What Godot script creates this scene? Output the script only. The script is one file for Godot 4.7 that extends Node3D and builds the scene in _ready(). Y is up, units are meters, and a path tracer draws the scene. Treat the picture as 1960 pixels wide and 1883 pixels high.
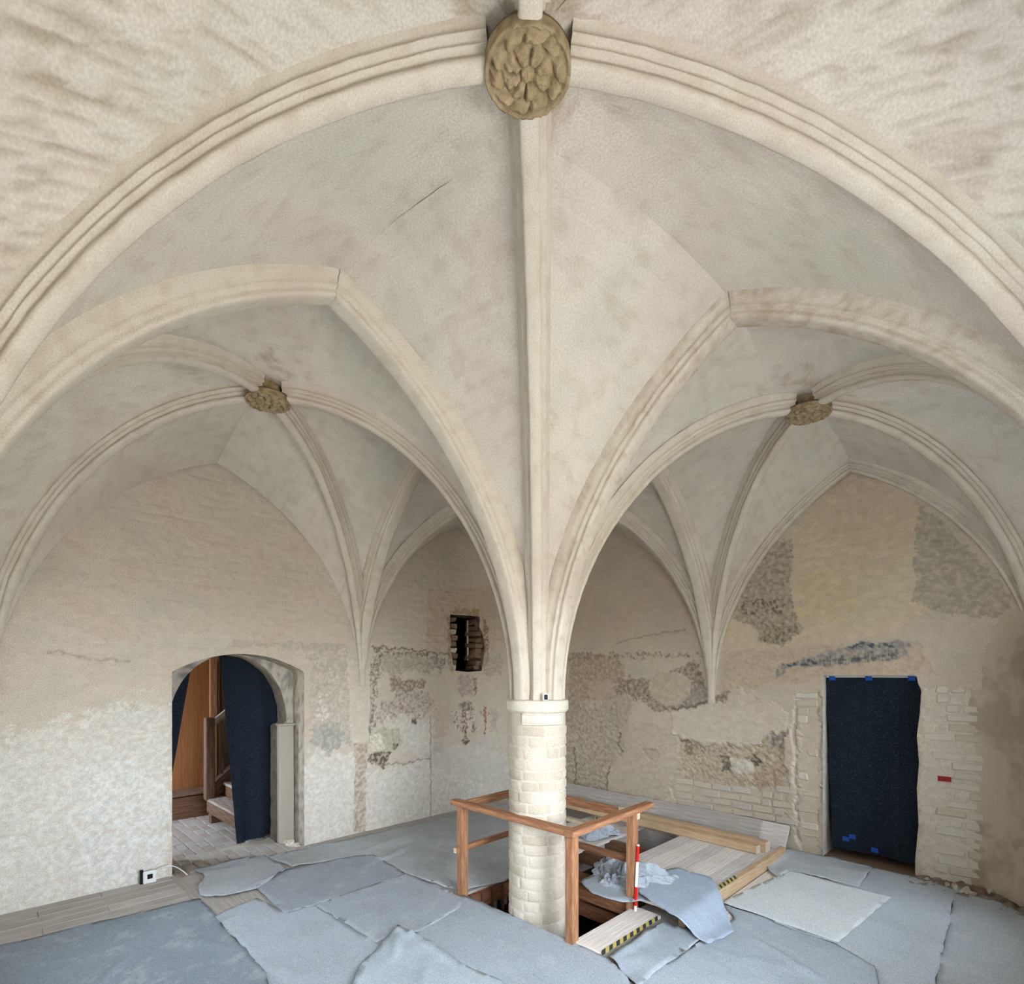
extends Node3D

# ------------------------------------------------------------------ state
var M := {}
var cnt := {}
var n1 := FastNoiseLite.new()
var n2 := FastNoiseLite.new()
var n3 := FastNoiseLite.new()
var rng := RandomNumberGenerator.new()

func _ready():
	rng.seed = 7
	# ---- camera: eye height 2.3 m, level, turned 45 degrees to both far walls, lens shifted up
	var cam := Camera3D.new()
	cam.name = "camera"
	cam.position = Vector3(7.04, 2.3, 7.51)
	cam.rotation = Vector3(0, PI / 4, 0)
	cam.near = 0.05
	cam.far = 100.0
	cam.projection = Camera3D.PROJECTION_FRUSTUM
	cam.size = 0.05 * 1883.0 / 1024.0
	cam.frustum_offset = Vector2(0, 0.05 * (1290.0 - 941.5) / 1024.0)
	add_child(cam)
	cam.current = true
	# ---- overcast sky, the only light: it enters by unseen openings behind the camera and in the stair room
	var sm := ProceduralSkyMaterial.new()
	sm.sky_top_color = Color(0.82, 0.88, 0.96)
	sm.sky_horizon_color = Color(0.91, 0.94, 0.97)
	sm.ground_bottom_color = Color(0.54, 0.53, 0.50)
	sm.ground_horizon_color = Color(0.64, 0.64, 0.62)
	sm.sky_energy_multiplier = 1.0
	sm.ground_energy_multiplier = 1.0
	var env := Environment.new()
	env.background_mode = Environment.BG_SKY
	env.sky = Sky.new()
	env.sky.sky_material = sm
	env.background_energy_multiplier = 1.0
	env.tonemap_mode = Environment.TONE_MAPPER_LINEAR
	env.tonemap_exposure = 47.0
	env.sdfgi_enabled = true
	env.ssao_enabled = true
	env.ssil_enabled = true
	var we := WorldEnvironment.new()
	we.name = "world_environment"
	we.environment = env
	add_child(we)
	for q in [[n1, 1.0, 3], [n2, 6.0, 3], [n3, 22.0, 2]]:
		var f: FastNoiseLite = q[0]
		f.seed = int(q[1] * 10)
		f.noise_type = FastNoiseLite.TYPE_SIMPLEX_SMOOTH
		f.frequency = q[1]
		f.fractal_type = FastNoiseLite.FRACTAL_FBM
		f.fractal_octaves = q[2]
	materials()
	# ---- the setting
	shell()
	vault()
	wall_left()
	wall_right()
	floor_base()
	doors()
	pillar()
	# ---- things
	platform()
	railing()
	sheets()
	stair_room()
	small_things()

# ------------------------------------------------------------------ names, tags
func pv(a: Array) -> PackedVector2Array:
	var r := PackedVector2Array()
	for i in range(0, a.size(), 2):
		r.append(Vector2(a[i], a[i + 1]))
	return r

func numbered(called: String) -> String:
	var k: int = cnt.get(called, 0)
	cnt[called] = k + 1
	return called if k == 0 else "%s_%03d" % [called, k]

func tag(o: Node3D, label: String, category: String, kind := "", group := "") -> Node3D:
	o.set_meta("label", label)
	o.set_meta("category", category)
	if kind != "":
		o.set_meta("kind", kind)
	if group != "":
		o.set_meta("group", group)
	return o

func holder(called: String, at := Vector3.ZERO) -> Node3D:
	var o := Node3D.new()
	o.name = numbered(called)
	o.position = at
	add_child(o)
	return o

func put(called: String, mesh: Mesh, mat: Material, parent: Node3D = self, at := Vector3.ZERO, rot := Vector3.ZERO) -> MeshInstance3D:
	var o := MeshInstance3D.new()
	o.name = numbered(called) if parent == self else called
	o.mesh = mesh
	o.material_override = mat
	o.position = at
	o.rotation = rot
	parent.add_child(o, true)
	return o

# ------------------------------------------------------------------ materials
func srgb(h: String) -> Color:
	return Color(h).srgb_to_linear()

func noise_tex(freq: float, lo: Color, hi: Color, size := 512, oct := 4, kind := FastNoiseLite.TYPE_SIMPLEX_SMOOTH, sd := 1, a := 0.25, b := 0.75) -> NoiseTexture2D:
	var f := FastNoiseLite.new()
	f.noise_type = kind
	f.frequency = freq
	f.fractal_octaves = oct
	f.seed = sd
	var t := NoiseTexture2D.new()
	t.width = size
	t.height = size
	t.seamless = true
	t.noise = f
	var g := Gradient.new()
	g.offsets = PackedFloat32Array([a, b])
	g.colors = PackedColorArray([lo, hi])
	t.color_ramp = g
	return t

func streak_tex(lo: Color, hi: Color, sd: int, across := 26.0) -> ImageTexture:
	var f := FastNoiseLite.new()
	f.seed = sd
	f.frequency = 1.0
	f.fractal_octaves = 4
	var im := Image.create(256, 256, false, Image.FORMAT_RGB8)
	for y in 256:
		for x in 256:
			var a := TAU * x / 256.0
			var b := TAU * y / 256.0
			var w := 0.10 * f.get_noise_3d(cos(a) * 0.5, sin(a) * 0.5, y * 0.03)
			var v := f.get_noise_3d(cos(b + w) * across * 0.16, sin(b + w) * across * 0.16, 0.35 * cos(a) + 3.0) * 0.8 + 0.5
			v = clampf(v + 0.12 * f.get_noise_2d(x * 0.21, y * 0.9), 0, 1)
			im.set_pixel(x, y, lo.lerp(hi, v))
	return ImageTexture.create_from_image(im)

func bump_tex(freq: float, size: int, oct: int, sd: int) -> NoiseTexture2D:
	var f := FastNoiseLite.new()
	f.noise_type = FastNoiseLite.TYPE_SIMPLEX_SMOOTH
	f.frequency = freq
	f.fractal_octaves = oct
	f.seed = sd
	var t := NoiseTexture2D.new()
	t.width = size
	t.height = size
	t.seamless = true
	t.as_normal_map = true
	t.bump_strength = 4.0
	t.noise = f
	return t

func fleck_tex() -> ImageTexture:
	# dark blue felt with short pale fibres; brighter ones stand for light through pinholes
	var im := Image.create(1024, 1024, false, Image.FORMAT_RGB8)
	im.fill(Color(0.085, 0.115, 0.15))
	for k in 9000:
		var x := rng.randi() % 1024
		var y := rng.randi() % 1024
		var c := Color(0.085, 0.115, 0.15).lerp(Color(0.55, 0.58, 0.60), pow(rng.randf(), 2.2))
		var drop := rng.randf_range(-0.35, 0.35)
		for i in rng.randi_range(3, 14):
			im.set_pixel((x + i) % 1024, posmod(y + int(i * drop), 1024), c)
			im.set_pixel((x + i) % 1024, posmod(y + 1 + int(i * drop), 1024), c.lerp(Color(0.085, 0.115, 0.15), 0.5))
	return ImageTexture.create_from_image(im)

func mat(called: String, col: Color, rough := 0.95, tex: Texture2D = null, scale := 1.0, bump: Texture2D = null, depth := 0.5, vcol := false, world := true) -> StandardMaterial3D:
	var m := StandardMaterial3D.new()
	m.resource_name = called
	m.albedo_color = col
	m.roughness = rough
	m.metallic_specular = 0.25
	m.vertex_color_use_as_albedo = vcol
	m.uv1_triplanar = true
	m.uv1_world_triplanar = world
	m.uv1_scale = Vector3.ONE * scale
	if tex:
		m.albedo_texture = tex
	if bump:
		m.normal_enabled = true
		m.normal_texture = bump
		m.normal_scale = depth
	M[called] = m
	return m

func materials():
	var pl := noise_tex(0.05, Color(0.905, 0.90, 0.89), Color(1, 1, 1), 1024, 5, FastNoiseLite.TYPE_SIMPLEX_SMOOTH, 3)
	mat("plaster", Color(1, 1, 1), 0.96, pl, 1.1, null, 0.0, true)
	mat("rib_stone", Color(1, 1, 1), 0.96, pl, 1.6, null, 0.0, true)
	mat("brick_white", Color(0.82, 0.785, 0.725), 0.96, pl, 1.7)
	mat("brick_cream", Color(0.775, 0.73, 0.655), 0.96, pl, 1.5)
	mat("brick_grey", Color(0.755, 0.725, 0.67), 0.96, pl, 1.9)
	mat("jamb_stone", Color(0.66, 0.625, 0.57), 0.96, pl, 2.2)
	mat("brick_bare", Color(0.52, 0.43, 0.35), 0.96, pl, 2.5)
	mat("boss_stone", Color(1, 1, 1), 0.96, pl, 3.0, null, 0.0, true)
	mat("paver", Color(0.70, 0.67, 0.64), 0.95, pl, 2.5)
	mat("paver_red", Color(0.67, 0.62, 0.58), 0.95, pl, 2.8)
	mat("mortar", Color(0.42, 0.39, 0.36), 0.97, pl, 2.5)
	var fl := noise_tex(0.11, Color(0.84, 0.84, 0.85), Color(1, 1, 1), 1024, 3, FastNoiseLite.TYPE_VALUE, 8)
	var flb := bump_tex(0.2, 512, 2, 9)
	mat("fleece", Color(1, 1, 1), 0.95, fl, 1.6, null, 0.0, true)
	var w1 := streak_tex(Color(0.72, 0.69, 0.66), Color(1, 1, 1), 4)
	var w2 := streak_tex(Color(0.84, 0.81, 0.78), Color(1, 1, 1), 11, 40.0)
	mat("pine", Color(0.69, 0.50, 0.37), 0.7, w1, 2.2, null, 0, false, false)
	mat("pine_dark", Color(0.55, 0.39, 0.29), 0.75, w1, 2.2, null, 0, false, false)
	mat("pine_pale", Color(0.83, 0.72, 0.58), 0.75, w2, 2.0, null, 0, false, false)
	mat("cut_end", Color(0.88, 0.82, 0.72), 0.8, w2, 3.0, null, 0, false, false)
	mat("board_grey", Color(0.88, 0.86, 0.835), 0.9, w2, 1.3, null, 0, false, false)
	mat("board_dusty", Color(0.94, 0.915, 0.88), 0.9, w2, 1.5, null, 0, false, false)
	mat("board_worn", Color(0.72, 0.70, 0.67), 0.92, w2, 1.2, null, 0, false, false)
	mat("board_pale", Color(0.77, 0.75, 0.72), 0.92, w2, 1.2, null, 0, false, false)
	mat("old_timber", Color(0.50, 0.37, 0.29), 0.8, w1, 1.7, null, 0, false, false)
	mat("stair_wood", Color(0.52, 0.42, 0.36), 0.75, w1, 1.7, null, 0, false, false)
	mat("tread_wood", Color(0.72, 0.67, 0.64), 0.7, w1, 1.7, null, 0, false, false)
	mat("plywood", Color(0.60, 0.40, 0.25), 0.6, w2, 1.0, null, 0, false, false)
	mat("curtain", Color(1, 1, 1), 0.92, fleck_tex(), 1.4, flb, 0.25)
	M.curtain.uv1_scale = Vector3(1.0, 1.9, 1.0)
	mat("blue_tape", Color(0.13, 0.30, 0.62), 0.6)
	mat("white_plastic", Color(0.86, 0.86, 0.84), 0.4)
	mat("black_plastic", Color(0.08, 0.085, 0.09), 0.35)
	mat("red_paint", Color(0.80, 0.10, 0.08), 0.45)
	mat("white_paint", Color(0.90, 0.88, 0.85), 0.45)
	mat("yellow_tape", Color(0.78, 0.72, 0.38), 0.5)
	mat("black_tape", Color(0.22, 0.23, 0.24), 0.5)
	mat("red_label", Color(0.66, 0.12, 0.09), 0.5)
	mat("metal", Color(0.7, 0.7, 0.68), 0.4)

# ------------------------------------------------------------------ mesh helpers
func grid_mesh(p: PackedVector3Array, c: PackedColorArray, nu: int, nv: int, face: Vector3, keep := PackedByteArray()) -> ArrayMesh:
	# p is nv rows of nu points; FACE is a direction the surface roughly faces
	var nn := PackedVector3Array()
	nn.resize(p.size())
	var flip := 0.0
	for j in nv:
		for i in nu:
			var k := j * nu + i
			var du: Vector3 = p[k + (1 if i < nu - 1 else 0)] - p[k - (1 if i > 0 else 0)]
			var dv: Vector3 = p[k + (nu if j < nv - 1 else 0)] - p[k - (nu if j > 0 else 0)]
			var m := du.cross(dv)
			nn[k] = m.normalized() if m.length_squared() > 1e-14 else Vector3.ZERO
			flip += nn[k].dot(face)
	var sgn := -1.0 if flip < 0 else 1.0
	for k in nn.size():
		nn[k] = nn[k] * sgn if nn[k] != Vector3.ZERO else face
	var ix := PackedInt32Array()
	for j in nv - 1:
		for i in nu - 1:
			if keep.size() and keep[j * (nu - 1) + i] == 0:
				continue
			var a := j * nu + i
			var b := a + 1
			var d := a + nu
			var e := d + 1
			if sgn > 0:
				ix.append_array(PackedInt32Array([a, d, b, b, d, e]))
			else:
				ix.append_array(PackedInt32Array([a, b, d, b, e, d]))
	return arr_mesh(p, nn, c, ix)

func arr_mesh(p: PackedVector3Array, nn: PackedVector3Array, c: PackedColorArray, ix: PackedInt32Array) -> ArrayMesh:
	var ar := []
	ar.resize(Mesh.ARRAY_MAX)
	ar[Mesh.ARRAY_VERTEX] = p
	ar[Mesh.ARRAY_NORMAL] = nn
	if c.size():
		ar[Mesh.ARRAY_COLOR] = c
	ar[Mesh.ARRAY_INDEX] = ix
	var am := ArrayMesh.new()
	am.add_surface_from_arrays(Mesh.PRIMITIVE_TRIANGLES, ar)
	return am

func face3(st: SurfaceTool, a: Vector3, b: Vector3, c: Vector3, from: Vector3):
	# one triangle facing away from FROM
	if (c - a).cross(b - a).dot((a + b + c) / 3.0 - from) < 0:
		var t := b
		b = c
		c = t
	st.add_vertex(a)
	st.add_vertex(b)
	st.add_vertex(c)

func face4(st: SurfaceTool, a: Vector3, b: Vector3, c: Vector3, d: Vector3, from: Vector3):
	face3(st, a, b, c, from)
	face3(st, a, c, d, from)

func begin() -> SurfaceTool:
	var st := SurfaceTool.new()
	st.begin(Mesh.PRIMITIVE_TRIANGLES)
	st.set_smooth_group(-1)
	return st

func done(st: SurfaceTool) -> ArrayMesh:
	st.generate_normals()
	return st.commit()

func add_box(st: SurfaceTool, s: Vector3, at := Vector3.ZERO, bv := 0.004, jit := 0.0, turn := Basis()):
	# a chamfered box, its corners jittered by JIT
	var v := {}
	for x in [-1, 1]:
		for y in [-1, 1]:
			for z in [-1, 1]:
				var j := Vector3(rng.randf_range(-jit, jit), rng.randf_range(-jit, jit), rng.randf_range(-jit, jit))
				var h := s * 0.5
				var c := Vector3(x * h.x, y * h.y, z * h.z) + j
				v[[x, y, z, 0]] = turn * (c - Vector3(0, y, z) * bv) + at
				v[[x, y, z, 1]] = turn * (c - Vector3(x, 0, z) * bv) + at
				v[[x, y, z, 2]] = turn * (c - Vector3(x, y, 0) * bv) + at
	for g in [-1, 1]:
		face4(st, v[[g, -1, -1, 0]], v[[g, 1, -1, 0]], v[[g, 1, 1, 0]], v[[g, -1, 1, 0]], at)
		face4(st, v[[-1, g, -1, 1]], v[[1, g, -1, 1]], v[[1, g, 1, 1]], v[[-1, g, 1, 1]], at)
		face4(st, v[[-1, -1, g, 2]], v[[1, -1, g, 2]], v[[1, 1, g, 2]], v[[-1, 1, g, 2]], at)
		for h in [-1, 1]:
			face4(st, v[[g, h, -1, 0]], v[[g, h, 1, 0]], v[[g, h, 1, 1]], v[[g, h, -1, 1]], at)
			face4(st, v[[g, -1, h, 0]], v[[g, 1, h, 0]], v[[g, 1, h, 2]], v[[g, -1, h, 2]], at)
			face4(st, v[[-1, g, h, 1]], v[[1, g, h, 1]], v[[1, g, h, 2]], v[[-1, g, h, 2]], at)
			for k in [-1, 1]:
				face3(st, v[[g, h, k, 0]], v[[g, h, k, 1]], v[[g, h, k, 2]], at)

func box(s: Vector3, bv := 0.004, jit := 0.0) -> ArrayMesh:
	var st := begin()
	add_box(st, s, Vector3.ZERO, bv, jit)
	return done(st)

func bar(called: String, a: Vector3, b: Vector3, w: float, h: float, m: Material, parent: Node3D, bv := 0.004, jit := 0.001) -> MeshInstance3D:
	# a board from A to B (its middle line), W wide and H high; the grain runs along it
	var d := b - a
	var o := put(called, box(Vector3(d.length(), h, w), bv, jit), m, parent, (a + b) / 2.0)
	var x := d.normalized()
	var z := x.cross(Vector3.UP) if absf(x.y) < 0.99 else Vector3(0, 0, 1)
	z = z.normalized()
	o.basis = Basis(x, z.cross(x), z)
	return o

func smooth(a: float, b: float, x: float) -> float:
	return smoothstep(a, b, x)

# ------------------------------------------------------------------ shell around the room
func slab(st: SurfaceTool, a: Vector3, b: Vector3):
	add_box(st, (b - a).abs(), (a + b) / 2.0, 0.01)

func holed_wall(st: SurfaceTool, axis: int, at: float, thick: float, lo: float, hi: float, top: float, wins: Array):
	# a wall across AXIS (0: x, 2: z) from LO to HI, cut by windows [from, to, sill, head]
	var put_box := func(u0: float, u1: float, y0: float, y1: float):
		if axis == 0:
			slab(st, Vector3(at, y0, u0), Vector3(at + thick, y1, u1))
		else:
			slab(st, Vector3(u0, y0, at), Vector3(u1, y1, at + thick))
	var u := lo
	for w in wins:
		put_box.call(u, w[0], -1.0, top)
		put_box.call(w[0], w[1], -1.0, w[2])
		put_box.call(w[0], w[1], w[3], top)
		u = w[1]
	put_box.call(u, hi, -1.0, top)

const WIN_X := [[1.15, 1.95, 1.3, 3.1], [4.6, 6.6, 0.9, 3.4]]  # windows out of view, sized and placed to light the hall
const WIN_Z := [[1.5, 2.2, 1.2, 3.1]]

func shell():
	var st := begin()
	holed_wall(st, 0, 7.5, 0.8, -1.0, 8.6, 6.0, WIN_X)
	tag(put("wall_near_right", done(st), M.plaster), "whitewashed window wall behind and to the right of the viewpoint, lighting the hall", "wall", "structure")
	st = begin()
	holed_wall(st, 2, 7.8, 0.8, -1.0, 7.5, 6.0, WIN_Z)
	tag(put("wall_near_left", done(st), M.plaster), "whitewashed window wall behind and to the left of the viewpoint", "wall", "structure")
	st = begin()
	slab(st, Vector3(-1.0, 5.75, -1.0), Vector3(8.6, 6.1, 8.8))  # unseen slab, added to stop sky light leaking in above the vaults
	tag(put("added_slab_1", done(st), M.plaster), "unseen slab above the vaults, added to keep sky light out", "masonry", "structure")
	var k := 2
	for w in WIN_X + WIN_Z:
		var hx: bool = k < 4
		var o := holder("window_%d" % k)
		tag(o, ["", "", "tall narrow window near the right wall, out of view, placed to light that wall", "broad window behind the viewpoint on the right, out of view, placed to light the hall", "window near the left wall, out of view, placed to light the left side"][k], "window", "structure")
		var mid: float = (w[0] + w[1]) / 2.0
		for e in [[w[0] + 0.03, w[0] + 0.03, w[2], w[3]], [w[1] - 0.03, w[1] - 0.03, w[2], w[3]], [mid, mid, w[2], w[3]], [w[0], w[1], w[2] + 0.03, w[2] + 0.03], [w[0], w[1], w[3] - 0.03, w[3] - 0.03], [w[0], w[1], w[2] * 0.4 + w[3] * 0.6, w[2] * 0.4 + w[3] * 0.6]]:
			var a := Vector3(8.2, e[2], e[0]) if hx else Vector3(e[0], e[2], 8.5)
			var b := Vector3(8.2, e[3], e[1]) if hx else Vector3(e[1], e[3], 8.5)
			bar("window_frame", a, b, 0.06, 0.06, M.white_paint, o)
		k += 1

# ------------------------------------------------------------------ the vault
const COL := Vector3(3.53, 0, 3.65)
const P_LM := Vector3(0, 0, 3.56)
const P_L := Vector3(0, 0, 7.44)
const P_RM := Vector3(3.61, 0, 0)
const P_R := Vector3(7.02, 0, 0)
const P_C := Vector3(0, 0, 0)
const P_ML := Vector3(3.27, 0, 7.78)
const P_MR := Vector3(7.48, 0, 3.34)
const P_N := Vector3(7.5, 0, 7.8)
const SPRING := {"col": 2.05, "lm": 2.12, "l": 2.0, "rm": 1.88, "r": 2.1, "c": 2.0, "ml": 2.05, "mr": 2.05, "n": 2.0}

func node_at(k: String) -> Vector3:
	var p: Vector3 = {"col": COL, "lm": P_LM, "l": P_L, "rm": P_RM, "r": P_R, "c": P_C, "ml": P_ML, "mr": P_MR, "n": P_N}[k]
	return Vector3(p.x, SPRING[k], p.z)

func start_of(k: String, to: Vector3) -> Vector3:
	var p := node_at(k)
	var d := Vector3(to.x - p.x, 0, to.z - p.z).normalized()
	return p + d * (0.265 if k == "col" else 0.05)

func arc(k: String, apex: Vector3, n: int, depth := 0.0) -> PackedVector3Array:
	# soffit curve from the springer K up to APEX; DEPTH moves it outwards to the web
	var a := start_of(k, apex)
	var flat := Vector3(apex.x - a.x, 0, apex.z - a.z)
	var len := flat.length()
	var rise := apex.y - a.y
	var d := flat / len
	var out := PackedVector3Array()
	var rr := (len * len + rise * rise) / (2.0 * len)
	var pointed := rise > len * 1.25
	var full := acos(1.0 - len / rr) if pointed else PI / 2
	for i in n:
		var t := float(i) / (n - 1)
		var an := full * t
		var p := a
		if pointed:
			p += d * rr * (1.0 - cos(an)) + Vector3.UP * rr * sin(an)
		else:
			p += d * len * (1.0 - cos(an)) + Vector3.UP * rise * sin(an)
		var o := -d * cos(t * PI / 2) + Vector3.UP * sin(t * PI / 2)
		out.append(p + o * depth)
	return out

func resample(p: PackedVector3Array, n: int) -> PackedVector3Array:
	var acc := PackedFloat32Array([0.0])
	for i in range(1, p.size()):
		acc.append(acc[i - 1] + p[i].distance_to(p[i - 1]))
	var out := PackedVector3Array()
	var k := 0
	for i in n:
		var s := acc[-1] * i / (n - 1)
		while k < p.size() - 2 and acc[k + 1] < s:
			k += 1
		var w := acc[k + 1] - acc[k]
		out.append(p[k].lerp(p[k + 1], clampf((s - acc[k]) / w if w > 1e-9 else 0.0, 0, 1)))
	return out

var web_base := Color("d8cfc1").srgb_to_linear()

func web(parent: Node3D, a: PackedVector3Array, b: PackedVector3Array, boss: Vector3):
	# the masonry sheet ruled between two web curves, slightly domed, its courses faintly felt through the whitewash
	var nu := 150 if (a[0].x + b[-1].x + a[0].z + b[-1].z) > 21.0 else 90
	var wide := a[-1].distance_to(b[-1])
	var nv := clampi(int(wide / 0.03), 30, 75)
	var aa := resample(a, nu)
	var bb := resample(b, nu)
	var p := PackedVector3Array()
	var c := PackedColorArray()
	var mid := (aa[nu / 2] + bb[nu / 2]) / 2
	# the courses show most in the two webs nearest the windows
	var felt := 0.7 if nu == 150 else 0.3
	for j in nv:
		var v := float(j) / (nv - 1)
		for i in nu:
			var q := aa[i].lerp(bb[i], v)
			var w := aa[i].distance_to(bb[i])
			var up := Vector3.UP * (float(i) / nu) + (Vector3(mid.x - boss.x, 0, mid.z - boss.z).normalized()) * (1.0 - float(i) / nu) * 0.0
			q += up * 0.05 * w * sin(PI * v)
			var edge := sin(PI * v)
			var course := n2.get_noise_2d(aa[0].distance_to(aa[i]) * 0.0 + i * 0.23 + 0.03 * n2.get_noise_3dv(q * 0.5), v * w * 0.22 + mid.x * 9.0)
			var g := n2.get_noise_3dv(q * 0.9)
			var h := (0.008 * n1.get_noise_3dv(q * 1.3) + 0.006 * g + 0.016 * course * felt + 0.002 * n3.get_noise_3dv(q)) * (0.35 + 0.65 * edge)
			var line := 0.0
			if felt > 0.5:
				line = clampf((n3.get_noise_2d(float(i) / nu * 4.2 * 1.1 + 0.04 * n2.get_noise_3dv(q * 0.4), v * w * 0.11 + mid.x * 3.0) - 0.16) * 5.0, 0, 1) * edge
				h += 0.0035 * line
			q += Vector3.UP * h
			p.append(q)
			var k := web_base
			var big := n1.get_noise_3dv(q * 0.8 + Vector3(9, 3, 1))
			k = k.lerp(srgb("c9bcb3"), clampf(big * 1.2, 0, 0.5))
			k = k.lerp(srgb("c3c2b3"), clampf(-big * 1.2, 0, 0.45))
			k = k.lerp(srgb("bfb29f"), clampf((g - 0.05) * 0.9 + course * 0.7 * felt, 0, 0.4))
			k = k.lerp(srgb("a99a82"), clampf((course - 0.14) * 1.6 + g * 0.4, 0, 0.42) * felt)
			k = k.lerp(srgb("97886e"), 0.45 * line)
			var near := q.distance_to(boss)
			if near < 0.8:
				k = k.lerp(srgb("9c8564"), clampf((0.5 - near) * 1.1 + 0.8 * g + 0.4 * n3.get_noise_3dv(q) - 0.1, 0, 0.6))
			c.append(k)
	put("vault_web", grid_mesh(p, c, nu, nv, Vector3.DOWN), M.plaster, parent)

const RIB := [[-0.110, 0.172], [-0.104, 0.156], [-0.090, 0.140], [-0.080, 0.120], [-0.077, 0.106], [-0.084, 0.100], [-0.083, 0.090], [-0.064, 0.086], [-0.056, 0.076], [-0.062, 0.068], [-0.062, 0.058], [-0.040, 0.054], [-0.034, 0.046], [-0.046, 0.034], [-0.049, 0.02], [-0.044, 0.008], [-0.03, 0.0], [0.0, -0.003]]
const ARCH := [[-0.13, 0.2], [-0.125, 0.14], [-0.108, 0.13], [-0.096, 0.1], [-0.092, 0.082], [-0.097, 0.074], [-0.09, 0.064], [-0.076, 0.058], [-0.07, 0.044], [-0.078, 0.03], [-0.074, 0.012], [-0.06, 0.002], [-0.03, 0.0], [0.0, 0.0]]

func rib(parent: Node3D, k: String, apex: Vector3, prof: Array, fatness := 1.0, stain := 0.0, n := 110, stop := 1.0):
	var p := resample(arc(k, apex, 160), n)
	var m := int(n * stop)
	var a := p[0]
	var d := Vector3(apex.x - a.x, 0, apex.z - a.z).normalized()
	var s := Vector3.UP.cross(d)
	var full: Array = prof.duplicate()
	for i in range(prof.size() - 2, -1, -1):
		full.append([-prof[i][0], prof[i][1]])
	var w := full.size()
	var pts := PackedVector3Array()
	var col := PackedColorArray()
	for j in m:
		var t := float(j) / (n - 1)
		var tan := (p[mini(j + 1, n - 1)] - p[maxi(j - 1, 0)]).normalized()
		var out := tan.cross(s)
		if out.dot(-d + Vector3.UP) < 0:
			out = -out
		if t > 0.97:
			out = out.lerp(Vector3.UP, smooth(0.97, 1.0, t)).normalized()
		var grow := fatness * (1.0 if k == "col" else lerpf(0.45, 1.0, smooth(0.0, 0.28, t)))
		var sharp := lerpf(0.8 if k == "col" else 0.35, 1.0, smooth(0.02, 0.3, t))
		for i in w:
			var u: float = full[i][0]
			var h: float = full[i][1]
			var side := float(i) / (w - 1) * 2.0 - 1.0
			var flat_u := 0.085 * side
			var flat_h := 0.17 * pow(absf(side), 3.0)
			u = lerpf(flat_u, u, sharp)
			h = lerpf(flat_h, h, sharp)
			var q := p[j] + s * u * grow + out * h * (grow if k != "col" else 1.0)
			var z := n2.get_noise_3dv(q * 1.2)
			q += (s * n2.get_noise_3dv(q * 0.7 + Vector3(5, 0, 0)) - out * z) * 0.004
			q += -out * n3.get_noise_3dv(q) * 0.002
			pts.append(q)
			var c := srgb("d3cab9").lerp(srgb("b7a78d"), clampf(z * 0.9, 0, 0.35))
			c = c.lerp(srgb("c8b9aa"), clampf(n1.get_noise_3dv(q * 1.1) * 1.4, 0, 0.6))
			if stain > 0.0:
				c = c.lerp(srgb("9a7f62"), clampf(stain * (t - 0.55) + z * 0.35 + 0.4 * n3.get_noise_3dv(q), 0, 0.4))
			col.append(c)
	put("rib", grid_mesh(pts, col, w, m, Vector3.DOWN), M.rib_stone, parent)

func boss_stone(parent: Node3D, at: Vector3, r: float):
	# a carved keystone: a drum with a rosette of curled leaves on its lower face
	var nu := 121
	var nv := 46
	var p := PackedVector3Array()
	var c := PackedColorArray()
	for j in nv:
		for i in nu:
			var an := TAU * i / (nu - 1)
			var q: Vector3
			var h := 0.0
			if j < 36:
				var rr := float(j) / 35.0
				var petal := absf(sin(an * 4.0 + 0.4 + 0.5 * n1.get_noise_2d(cos(an) + at.x, sin(an))))
				if rr < 0.17:
					h = 0.026 * sqrt(maxf(0.0, 1.0 - pow(rr / 0.17, 2)))
				elif rr < 0.58:
					var f := (rr - 0.17) / 0.41
					h = 0.022 * sin(PI * f) * smooth(0.12, 0.6, petal) + 0.006 * sin(f * 9.0) * petal
				elif rr < 0.9:
					var f2 := (rr - 0.58) / 0.32
					var curl := absf(sin(an * 5.0 + 0.9 + f2 * 1.4 + 1.2 * n1.get_noise_2d(cos(an) * 1.5, sin(an) * 1.5 + at.z)))
					h = 0.026 * sin(PI * f2) * smooth(0.2, 0.7, curl) - 0.004
				else:
					h = 0.010 * smooth(0.9, 0.94, rr)
				q = Vector3(cos(an) * rr * r, -h, sin(an) * rr * r)
				q.y -= 0.012 * n2.get_noise_3dv((q + at) * 4.0) + 0.006 * n3.get_noise_3dv((q + at) * 2.0)
			else:
				var f3 := float(j - 35) / 10.0
				var y := -0.010 + 0.055 * minf(1.0, f3 * 2.0)
				var rr2 := r
				if j > 40:
					y = 0.045 + 0.13 * maxf(0.0, (f3 - 0.6) / 0.4)
					rr2 = r * 0.62
				q = Vector3(cos(an) * rr2, y, sin(an) * rr2)
			p.append(at + q)
			var g := n2.get_noise_3dv((q + at) * 3.0)
			c.append(srgb("a39072").lerp(srgb("826f52"), clampf(0.4 + g * 1.5, 0, 1)).lerp(srgb("b7a27f"), clampf(h * 22.0, 0, 0.6)))
	put("keystone", grid_mesh(p, c, nu, nv, Vector3.DOWN), M.boss_stone, parent)

const BOSS_NEAR := Vector3(5.46, 4.885, 5.835)
const BOSS_LEFT := Vector3(1.79, 4.89, 5.55)
const BOSS_RIGHT := Vector3(5.40, 4.82, 1.80)
const BOSS_FAR := Vector3(1.78, 4.87, 1.80)

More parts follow.
